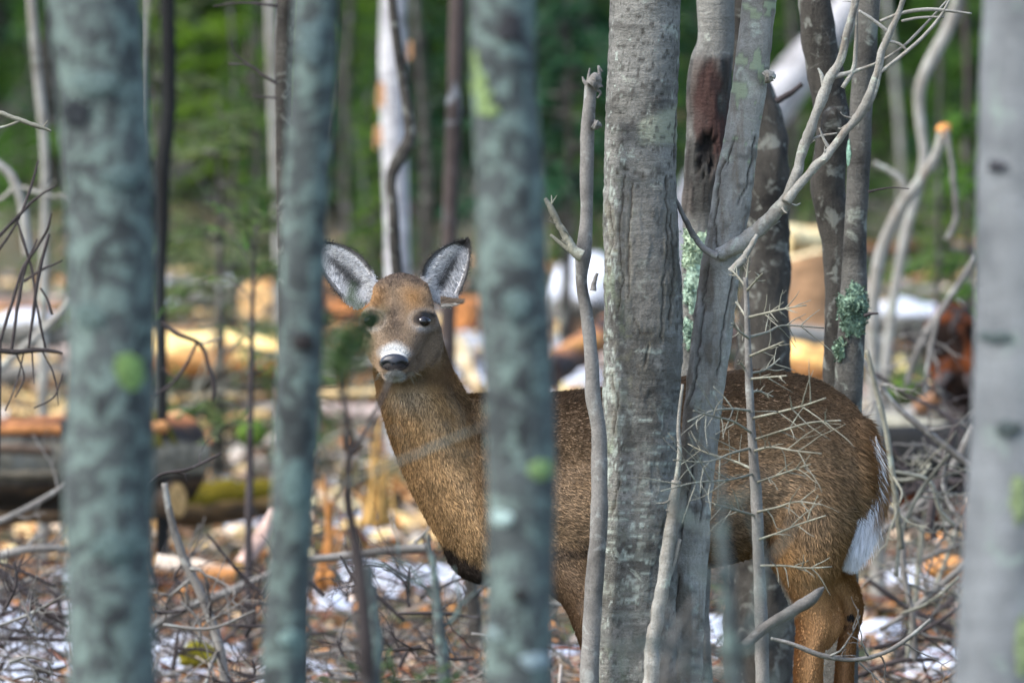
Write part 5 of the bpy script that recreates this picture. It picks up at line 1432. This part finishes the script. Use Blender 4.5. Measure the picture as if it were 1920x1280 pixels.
deer = thing("deer", "brown deer standing side on and staring out between the trunks", "deer", (float(dp((1300, 900, 0))[0][0]), 20.0, float(H(.2, 20)[0])))
bm = MB()
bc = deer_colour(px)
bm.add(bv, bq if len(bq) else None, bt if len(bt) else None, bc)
EA = []
for e in EARS:
    pin, pback, q, T, Sx, nrm, a, w = ear(*e)
    n = fbm(pin * .05, 1, 301, 3)
    rim = sstep(.72, .92, np.abs(Sx)) + sstep(.80, .93, T)
    col = np.tile(np.array([.78, .78, .80]), (len(pin), 1))
    dk = np.exp(-((Sx + e[4] * .12 + (T - .5) * .25 * e[4]) / (.42 + .5 * (n - .4))) ** 2) * sstep(.10, .25, T) * sstep(.92, .6, T)
    col = col * (1 - .93 * dk[:, None]) + .012 * dk[:, None]
    rim = np.clip(rim * sstep(.08, .26, T), 0, 1)
    col = col * (1 - .96 * rim[:, None]) + np.array([.016, .014, .014]) * .96 * rim[:, None]
    cb = np.tile(np.array([.10, .07, .05]), (len(pin), 1)) * (1 - .75 * sstep(.55, 1, T))[:, None]
    bm.add(dp(np.vstack([pin, pback])), q, None, np.vstack([col, cb]))
    EA.append((pin, col, T, Sx, nrm, a, w, rim, dk))
bo = bm.build("body", M['fur'], deer)
# eyes
for ex in (795, 699):
    near = np.hypot(px[:, 0] - ex, px[:, 1] - 600) < 6
    ed = px[near, 2].max() - 7.5
    e = MB()
    th = np.array([-1, 0, 0])
    e.add(dp(np.array([ex, 600, ed]) + _us * np.array([14.5, 10.2, 13])), _uq)
    e.build("eye", M['eye'], deer)
# nose: broad pad with two nostrils
nz = MB()
u, v_ = np.meshgrid(np.linspace(-1, 1, 33), np.linspace(-1, 1, 25))
r2 = np.sqrt(u ** 2 + v_ ** 2).clip(0, None)
s = np.where(np.maximum(np.abs(u), np.abs(v_)) > 0, np.maximum(np.abs(u), np.abs(v_)) / np.maximum(r2, 1e-6), 1)
uu, vv = u * s, v_ * s                        # square to disc
X_ = uu * (26 - 6 * np.clip(vv, 0, 1)); Y_ = vv * 16
Dz = 13 * np.sqrt(np.clip(1 - uu ** 2 - vv ** 2, 0, 1)) - 4
for sx in (-1, 1):
    Dz -= 7 * np.exp(-(((X_ - sx * 14) / 6) ** 2 + ((Y_ - 4) / 4.2) ** 2))
Dz -= 2.5 * np.exp(-(X_ / 1.6) ** 2) * (Y_ > 2)
i, j = np.meshgrid(np.arange(24), np.arange(32), indexing='ij')
q = np.stack([i * 33 + j, (i + 1) * 33 + j, (i + 1) * 33 + j + 1, i * 33 + j + 1], -1).reshape(-1, 4)
nz.add(dp(np.c_[742 + X_.ravel(), 674 + Y_.ravel(), 215 + Dz.ravel()]), q)
nz.build("nose", M['nose'], deer)

# tail: a flattened tapering body of its own
tp = catmull(np.array([(1606, 810, 4), (1628, 860, 18), (1630, 915, 34), (1617, 965, 46), (1603, 1012, 52), (1595, 1046, 52)], float), 26)
tl = MB()
tw = np.interp(np.linspace(0, 1, 26), [0, .2, .55, .8, 1], [8, 16, 30, 20, 3])
th = np.linspace(0, 2 * math.pi, 14, endpoint=False)
tv, tcol = [], []
tan = np.gradient(tp, axis=0); tan /= np.linalg.norm(tan, axis=1)[:, None]
nn = np.cross(tan, np.array([0, 0, 1.0]))
nn *= np.sign(nn[:, :1])
for k in range(26):
    tv.append(tp[k] + np.outer(np.cos(th), nn[k]) * tw[k] + np.outer(np.sin(th), [0, 0, 1.0]) * tw[k] * .55)
    b = np.maximum(sstep(.3, .7, np.cos(th))[:, None] * float(sstep(985, 930, np.array([tp[k][1]]))[0]), float(sstep(905, 860, np.array([tp[k][1]]))[0]))
    tcol.append(np.array([[.62, .64, .68]]) * (1 - b) + np.array([[.22, .12, .05]]) * b)
i, j = np.meshgrid(np.arange(25), np.arange(14), indexing='ij')
tq = np.stack([i * 14 + j, i * 14 + (j + 1) % 14, (i + 1) * 14 + (j + 1) % 14, (i + 1) * 14 + j], -1).reshape(-1, 4)
tl.add(dp(np.vstack(tv)), tq, None, np.vstack(tcol))
tl.build("tail", M['fur'], deer)

# fur: short tapered hairs laid along the lie of the coat
rf = np.random.default_rng(99)
tri = np.vstack([bq[:, [0, 1, 2]], bq[:, [0, 2, 3]]] + ([bt] if len(bt) else []))
va, vb, vc = bv[tri[:, 0]], bv[tri[:, 1]], bv[tri[:, 2]]
cr = np.cross(vb - va, vc - va)
ar = np.linalg.norm(cr, axis=1) / 2
nr = cr / (2 * ar[:, None] + 1e-15)
cen = dinv((va + vb + vc) / 3)
vis = (nr[:, 1] < .35) & (cen[:, 1] < 1330)
den = np.where(vis, 1.0, .12) * np.where(cen[:, 1] > 1330, .2, 1)
headz = (cen[:, 0] < 850) & (cen[:, 1] < 740)
den = den * np.where(headz, 2.6, 1.0)
N = 430000
pk = rf.choice(len(tri), N, p=ar * den / (ar * den).sum())
r1, r2_ = np.sqrt(rf.uniform(0, 1, N)), rf.uniform(0, 1, N)
hp = va[pk] * (1 - r1)[:, None] + vb[pk] * (r1 * (1 - r2_))[:, None] + vc[pk] * (r1 * r2_)[:, None]
hn = nr[pk]
hx = dinv(hp)
FLOW = []
def flow(keys, vecs=None):
    w = catmull(np.array([k[:3] for k in keys], float), len(keys) * 4)
    t = np.gradient(w, axis=0)
    FLOW.append(np.c_[w, t / np.linalg.norm(t, axis=1)[:, None]])
flow([(1000, 840, 60), (1200, 850, 140), (1400, 850, 140), (1520, 880, 130), (1600, 960, 90)])
flow([(1000, 940, 90), (1200, 980, 140), (1400, 990, 140), (1500, 1050, 110)])
flow([(1000, 735, 0), (1200, 725, 0), (1430, 695, 0), (1560, 722, 0), (1640, 800, 0), (1652, 900, 0)])
flow([(760, 700, 90), (770, 790, 90), (800, 880, 80), (850, 970, 70), (900, 1050, 60)])
flow([(840, 660, 10), (870, 770, 40), (920, 880, 80), (980, 980, 100)])
flow([(712, 740, 30), (722, 820, 10), (760, 900, 0), (800, 990, 0), (840, 1050, 0)])
flow([(742, 660, 200), (748, 620, 140), (752, 580, 100), (754, 530, 80), (756, 515, 20)])
flow([(770, 680, 180), (790, 640, 110), (815, 620, 80), (826, 600, 20)])
flow([(715, 680, 180), (700, 640, 110), (690, 620, 80), (682, 600, 20)])
flow([(745, 705, 170), (755, 720, 100), (770, 735, 60)])
flow([(1500, 1000, 120), (1510, 1090, 110), (1535, 1170, 90), (1520, 1260, 80), (1512, 1450, 70)])
flow([(1590, 1080, -60), (1595, 1160, -50), (1580, 1260, -50), (1570, 1450, -50)])
flow([(1040, 1060, 110), (1105, 1140, 95), (1124, 1260, 85), (1124, 1450, 80)])
FL = np.vstack(FLOW)
fd = np.zeros((N, 3)); wsum = np.zeros(N)
for s0 in range(0, N, 40000):
    sl = slice(s0, s0 + 40000)
    d2 = ((hx[sl, None, :] - FL[None, :, :3]) ** 2).sum(-1) + 60
    w = d2 ** -2.5
    fd[sl] = (w[..., None] * FL[None, :, 3:]).sum(1) / w.sum(1)[:, None]
# deer space -> world directions (x right, y down, d towards the viewer)
wd = np.c_[fd[:, 0], -fd[:, 2], -fd[:, 1]]
wd -= hn * (wd * hn).sum(1)[:, None]
wd /= np.linalg.norm(wd, axis=1)[:, None] + 1e-9
cl = fbm(hx * .035, 1, 401, 3)
wd = wd + np.cross(hn, wd) * ((cl - .5) * 1.1)[:, None] + rf.normal(0, .24, (N, 3))
tilt = np.full(N, .28)
hd = wd + hn * (tilt + rf.normal(0, .1, N))[:, None]
hd /= np.linalg.norm(hd, axis=1)[:, None]
x, y, d = hx.T
ln = np.full(N, 9.5)
ln = np.where((x > 1470) & (y > 880) & (y < 1080), 18, ln)
ln = np.where((x < 960) & (y > 700), 12, ln)
ln = np.where((y > 1110) & (x > 1380), 7, ln)
ln = np.where((y > 1120) & (x < 1300), 8, ln)
hh = (x < 850) & (y < 735 + 0 * x) & (d > -45)
ln = np.where(hh, 5.5, ln)
ln = np.where(hh & (d > 110), 4.0, ln)
ln = np.where((x > 1600) & (y > 780) & (y < 1000), 30, ln)
ln = ln * rf.uniform(.6, 1.25, N)
ell = np.minimum(np.hypot((x - 795) / 19, (y - 600) / 14), np.hypot((x - 700) / 19, (y - 600) / 14))
nose = np.hypot((x - 742) / 27, (y - 675) / 17)
keep = ~((ell < 1) & (d > 40) & hh) & ~((nose < 1) & (d > 150))
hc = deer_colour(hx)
bodyz = ~hh & (y < 1060)
grz = rf.uniform(0, 1, N)
hc = hc * np.where(bodyz, rf.choice([.5, .95, 1.5], N, p=[.36, .36, .28]), rf.uniform(.75, 1.25, N))[:, None]
hc = hc * (1 + .35 * (fbm(hx * .02, 1, 407, 3) - .5))[:, None]
wdt = np.where(hh, .8, .95) * MM * rf.uniform(.7, 1.3, N)
def hairs(p, dr, L, wid, col, nrm):
    sd_ = np.cross(dr, np.array([0, 1.0, 0]) + nrm * .6)
    sd_ /= np.linalg.norm(sd_, axis=1)[:, None] + 1e-9
    a = p - sd_ * wid[:, None]; b = p + sd_ * wid[:, None]
    e = p + dr * L[:, None] - nrm * (L * .10)[:, None]
    v = np.stack([a, b, e], 1).reshape(-1, 3)
    t = np.arange(len(p) * 3).reshape(-1, 3)
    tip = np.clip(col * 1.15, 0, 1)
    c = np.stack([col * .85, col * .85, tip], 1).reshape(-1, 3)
    return v, t, c
fur = MB()
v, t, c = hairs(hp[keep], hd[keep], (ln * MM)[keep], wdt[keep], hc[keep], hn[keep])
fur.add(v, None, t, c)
# ear hair: pale tufts sweeping outwards, black at the rim
for (pin, col, T, Sx, nrm, a, w, rim, dk), e in zip(EA, EARS):
    n = 6500
    k = rf.integers(0, len(pin), n)
    p = pin[k] + rf.normal(0, 2.2, (n, 3)) * np.array([1, 1, 0])
    sgn = np.sign(Sx[k] + rf.normal(0, .15, n))
    dr = a * rf.uniform(.1, .7, (n, 1)) - w * (sgn * rf.uniform(.2, .9, n))[:, None] + nrm * rf.uniform(.15, .45, (n, 1)) + rf.normal(0, .06, (n, 3))
    inner = rim[k] < .5
    dr = np.where(inner[:, None], dr, w * sgn[:, None] * .5 + a * .6 + nrm * .3 + rf.normal(0, .15, (n, 3)))
    dr /= np.linalg.norm(dr, axis=1)[:, None]
    L = np.where(inner, np.where(np.abs(Sx[k]) > .45, np.where(T[k] < .75, 11, 7), 5), 2.6) * rf.uniform(.4, 1.1, n)
    cc = np.clip(col[k] * rf.choice([.4, .85, 1.15], (n, 1), p=[.15, .45, .4]), 0, .85)
    P0 = dp(p); P1 = dp(p + dr * L[:, None])
    dv = P1 - P0
    LL = np.linalg.norm(dv, axis=1)
    v, t, c = hairs(P0, dv / LL[:, None], LL, np.full(n, .8 * MM), cc, np.tile([0, -1.0, 0], (n, 1)) * .2)
    fur.add(v, None, t, c)
# the tuft under the ear
n = 1800
tt = rf.uniform(0, 1, n)
p = np.c_[826 + tt * 26, 566 + rf.normal(0, 6, n) * (1.15 - tt), rf.uniform(30, 52, n)]
dr = np.c_[np.ones(n), rf.normal(-.12, .16, n), rf.uniform(0, .4, n)]
dr /= np.linalg.norm(dr, axis=1)[:, None]
P0 = dp(p); P1 = dp(p + dr * rf.uniform(7, 26, (n, 1)) * np.exp(-((p[:, 1:2] - 566) / 7) ** 2))
dv = P1 - P0; LL = np.linalg.norm(dv, axis=1)
v, t, c = hairs(P0, dv / LL[:, None], LL, np.full(n, .8 * MM), np.where(p[:, 1:2] > 568, np.array([[.5, .47, .43]]), np.array([[.17, .13, .10]])) * rf.uniform(.6, 1.2, (n, 1)), np.tile([0, -1.0, 0], (n, 1)) * .1)
fur.add(v, None, t, c)
# tail hair: long white plume with a brown upper side
n = 16000
ti = rf.uniform(0, 25, n); i0 = np.minimum(ti.astype(int), 24); f = (ti - i0)[:, None]
pc = tp[i0] * (1 - f) + tp[i0 + 1] * f
an = rf.uniform(0, 2 * math.pi, n)
pw = np.interp(ti, np.arange(26), tw)
nn_ = nn[i0]
p = pc + nn_ * (np.cos(an) * pw)[:, None] + np.array([[0, 0, 1.0]]) * (np.sin(an) * pw * .55)[:, None]
rad = (p - pc); rad /= np.linalg.norm(rad, axis=1)[:, None] + 1e-9
dr = tan[i0] + rad * rf.uniform(.0, .38, (n, 1)) + rf.normal(0, .10, (n, 3))
dr /= np.linalg.norm(dr, axis=1)[:, None]
L = rf.uniform(22, 58, n) * np.interp(ti, [0, 6, 20, 25], [.5, .9, 1, .55])
b = np.maximum(sstep(.35, .75, np.cos(an)) * sstep(985, 930, p[:, 1]), sstep(905, 860, p[:, 1]))[:, None]
cc = (np.array([[.84, .84, .86]]) * rf.uniform(.75, 1.05, (n, 1))) * (1 - b) + np.array([[.26, .145, .06]]) * rf.uniform(.5, 1.3, (n, 1)) * b
P0, P1 = dp(p), dp(p + dr * L[:, None])
dv = P1 - P0; LL = np.linalg.norm(dv, axis=1)
v, t, c = hairs(P0, dv / LL[:, None], LL, np.full(n, 1.1 * MM), np.clip(cc, 0, .88), np.tile([0, -1.0, 0], (n, 1)) * .1)
fur.add(v, None, t, c)
# pale fringe where the rump meets the tail
n = 5000
yy = rf.uniform(815, 960, n)
ex_ = np.interp(yy, [760, 815, 880, 960], [1622, 1640, 1648, 1632])
p = np.c_[ex_ - rf.uniform(0, 26, n), yy, rf.uniform(15, 60, n)]
dr = np.c_[rf.uniform(.1, .6, n), np.ones(n), rf.uniform(0, .3, n)] + rf.normal(0, .08, (n, 3))
dr /= np.linalg.norm(dr, axis=1)[:, None]
w_ = (rf.uniform(0, 1, n) < np.interp(p[:, 0] - ex_, [-26, -10, 0], [.15, .6, .95]) * np.interp(yy, [780, 815, 835, 860, 900, 960], [0, .6, 1, .6, .2, .15]))[:, None]
cc = np.where(w_, np.array([[.82, .82, .82]]), np.array([[.19, .11, .05]])) * rf.uniform(.5, 1.2, (n, 1))
P0, P1 = dp(p), dp(p + dr * rf.uniform(18, 48, (n, 1)))
dv = P1 - P0; LL = np.linalg.norm(dv, axis=1)
v, t, c = hairs(P0, dv / LL[:, None], LL, np.full(n, 1.0 * MM), cc, np.tile([0, -1.0, 0], (n, 1)) * .1)
fur.add(v, None, t, c)
fo = fur.build("fur", M['fur'], deer, smooth=False)
fo["kind"] = "stuff"
# whiskers
wk = MB()
for k in range(14):
    sg = 1 if k % 2 else -1
    p0 = np.array([742 + sg * rf.uniform(16, 24), rf.uniform(686, 706), 195])
    p1 = p0 + np.array([sg * rf.uniform(14, 30), rf.uniform(2, 22), rf.uniform(0, 20)])
    wk.tube(dp(catmull(np.array([p0, (p0 + p1) / 2 + [0, -3, 0], p1]), 6)), .0004, 3)
wk.build("whiskers", M['twig'], deer)
# ------------------------------------------------------------------ out of focus growth in front
def spray(parent, pts, D, n, L, cols, wid=.004, seed=0, r=3.0):
    rng = np.random.default_rng(500 + seed)
    w = catmull(np.array([P(p[0], p[1], D + (p[2] if len(p) > 2 else 0)) for p in pts]), 16)
    mb = MB().tube(w, np.linspace(r, 1, 16) * K * D, 5)
    mb.build("branch", M['twig_dark'], parent)
    nb = MB()
    needle_cards(nb, w, n, L, wid, cols, .05, rng)
    nb.build("needles", M['needle'], parent, False)
FGN = [(.09, .16, .06), (.06, .11, .05), (.13, .19, .08)]
fg = thing("evergreen_sapling", "blurred dark stem with green needles hiding one side of the deer's face", "sapling", on_ground(*P(690, 1500, 13.8)[:2]))
w = np.array([np.r_[P(x, y, 13.8), r * K * 13.8] for x, y, r in [(636, 690, 5), (648, 770, 7), (655, 850, 9), (652, 930, 11), (668, 1030, 13), (680, 1130, 15), (690, 1290, 17)]])
lo = np.r_[on_ground(w[-1, 0] + .02, w[-1, 1], -.1), .026]
ww = catmull(np.vstack([w, lo]), 60)
MB().tube(ww[:, :3], ww[:, 3], 12, .12, 30).build("trunk", M['twig_dark'], fg)
spray(fg, [(636, 740), (646, 670, -.05), (668, 620, -.1), (706, 588, -.15)], 13.8, 230, .055, FGN, .0032, 1)
spray(fg, [(638, 720), (626, 660, .05), (612, 610, .1), (596, 570, .1)], 13.8, 130, .055, FGN, .003, 2)
spray(fg, [(640, 720), (655, 650, .05), (664, 590, .1), (660, 540, .1)], 13.8, 90, .05, FGN, .0028, 9)
spray(fg, [(645, 730), (664, 680, -.1), (690, 640, -.2)], 13.8, 80, .05, FGN, .003, 3)
spray(fg, [(650, 800), (628, 770, .1), (604, 745, .1)], 13.8, 30, .03, FGN, .002, 4)
spray(fg, [(655, 850), (700, 845, -.1), (740, 858, -.2), (790, 855, -.2)], 13.8, 30, .03, [(.18, .17, .13), (.14, .14, .10)], .0012, 5, 2.2)
spray(fg, [(652, 900), (610, 870, .1), (590, 820, .1)], 13.8, 16, .03, [(.10, .10, .08)], .0012, 6, 2.2)
limb(fg, [(655, 860, 6), (690, 800, 5), (720, 740, 4), (740, 690, 2)], 15.1, 'twig_dark')
limb(fg, [(700, 1290, 14), (704, 1200, 13), (698, 1120, 10), (690, 1060, 8)], 15.4, 'fgbark')
# second blurred stem near the deer's brisket
fbranch("blurred thin grey stem below the deer's brisket", [(838, 1400, 14), (832, 1250, 12), (822, 1150, 10), (812, 1060, 7), (800, 1000, 4)], 16, 'fgbark', name="bare_sapling", cat="sapling", twn=3, seed=41)
fg2 = thing("evergreen_sapling", "low blurred green sprays at the bottom below the deer's chest", "sapling", on_ground(*P(740, 1450, 15.8)[:2]))
for k, pts in enumerate([[(740, 1430), (720, 1330), (690, 1270), (640, 1235)], [(745, 1430), (760, 1330), (790, 1270), (840, 1245)], [(742, 1420), (740, 1300), (730, 1225)], [(742, 1420), (700, 1320), (720, 1250)], [(745, 1400), (800, 1300), (860, 1262)], [(742, 1400), (660, 1300), (600, 1270)]]):
    spray(fg2, pts, 15.8, 120, .045, FGN, .0028, 20 + k)
# pale blurred twigs across the deer's neck
fg3 = fbranch("pale blurred twig slanting across the deer's neck", [(650, 905, 3), (740, 870, 4), (830, 830, 3), (905, 800, 3)], 13.5, 'twig', name="hanging_twig", twn=4, twl=.08, seed=43)
# near grey stem, very blurred, over the haunch
fbranch("very blurred near grey stem rising in front of the leaning trunk's foot", [(1392, 1560, 22), (1386, 1400, 20), (1372, 1240, 17), (1360, 1080, 13), (1352, 940, 8), (1350, 860, 3)], 12.2, 'fgbark', name="bare_sapling", cat="sapling", twn=9, twl=.16, seed=44)
fbranch("blurred near grey twigs fanning beside the thick sharp trunk's foot", [(1240, 1500, 9), (1235, 1330, 7), (1260, 1200, 5), (1300, 1120, 3)], 13.4, 'twig_grey', name="bare_sapling", cat="sapling", twn=8, twl=.16, seed=45)
# soft sprays hanging at the left between the trunks
fg4 = thing("evergreen_sapling", "blurred evergreen with loose hanging sprays between the left trunks", "sapling", on_ground(*P(470, 1100, 26.5)[:2]))
w = np.array([np.r_[P(x, y, 26.5), r * K * 26.5] for x, y, r in [(478, 420, 2), (474, 560, 4), (470, 760, 6), (468, 900, 7), (466, 1010, 8)]])
ww = catmull(np.vstack([w, np.r_[on_ground(w[-1, 0], w[-1, 1], -.1), .014]]), 50)
MB().tube(ww[:, :3], ww[:, 3], 8, .12, 30).build("trunk", M['twig_dark'], fg4)
for k, pts in enumerate([[(474, 560), (420, 520, .1), (350, 540, .1), (300, 590, .2)], [(474, 540), (520, 500, -.1), (560, 520, -.1)], [(474, 500), (430, 440, .1), (370, 430, .2), (320, 470, .2)], [(472, 640), (420, 610, -.2), (350, 620, -.2)], [(470, 770), (400, 750, .1), (330, 780, .1)],
                         [(470, 800), (430, 790, -.2), (380, 830, -.3)], [(476, 450), (500, 400, .1), (540, 390, .1)], [(476, 470), (440, 400, -.1), (390, 380, -.1)], [(470, 700), (520, 690, .1), (580, 700, .1)]]):
    spray(fg4, pts, 26.5, 55, .075, GREENS[3] + GREENS[0][:1], .003, 60 + k, 1.6)
# ------------------------------------------------------------------ labels of look-alikes: where each one stands
bpy.context.view_layer.update()
ZONES = [(-1e9, 0, "beyond the photo's left edge"), (0, 118, "left of the thick blue grey trunk"), (118, 292, "behind the thick blue grey trunk"), (292, 522, "between the two left blurred trunks"),
         (522, 620, "behind the slim blurred trunk"), (620, 715, "left of the deer's face"), (715, 890, "behind the deer's head"), (890, 1040, "behind the shoulder crossing trunk"), (1040, 1130, "left of the thick sharp trunk"),
         (1130, 1285, "behind the thick sharp trunk"), (1285, 1480, "behind the forked leaning trunk"), (1480, 1640, "between fork and lichen clump stem"), (1640, 1820, "just left of the rightmost trunk"), (1820, 1920, "behind the rightmost trunk"), (1920, 1e9, "beyond the photo's right edge")]
NTH = ["leftmost", "second from left", "third from left", "fourth from left", "fifth from left", "sixth from left", "seventh from left", "eighth from left", "ninth from left", "tenth from left", "eleventh from left", "twelfth from left"] + [w + " from left" for w in "thirteenth fourteenth fifteenth sixteenth seventeenth eighteenth nineteenth twentieth".split()]
same = {}
for o in S.objects:
    if o.parent is None and o.get("label") and o.get("group"):
        same.setdefault(o["label"], []).append(o)
for lb, os_ in same.items():
    if len(os_) < 2: continue
    zones = {}
    for o in os_:
        pts = []
        for c in (o.children or [o]):
            pts += [c.matrix_world @ Vector(b) for b in c.bound_box]
        if "trunk" in [c.name.split(".")[0] for c in o.children]: pts = [o.matrix_world.translation]
        p = sum(pts, Vector()) / len(pts)
        x, y = proj(np.array([p]))
        for a, b, z in ZONES:
            if a <= x[0] < b: zones.setdefault(z, []).append((x[0], o))
    for z, l in zones.items():
        l.sort(key=lambda t: t[0])
        for k, (x, o) in enumerate(l):
            o["label"] = lb + " " + z + (", " + NTH[min(k, len(NTH) - 1)] if len(l) > 1 else "")
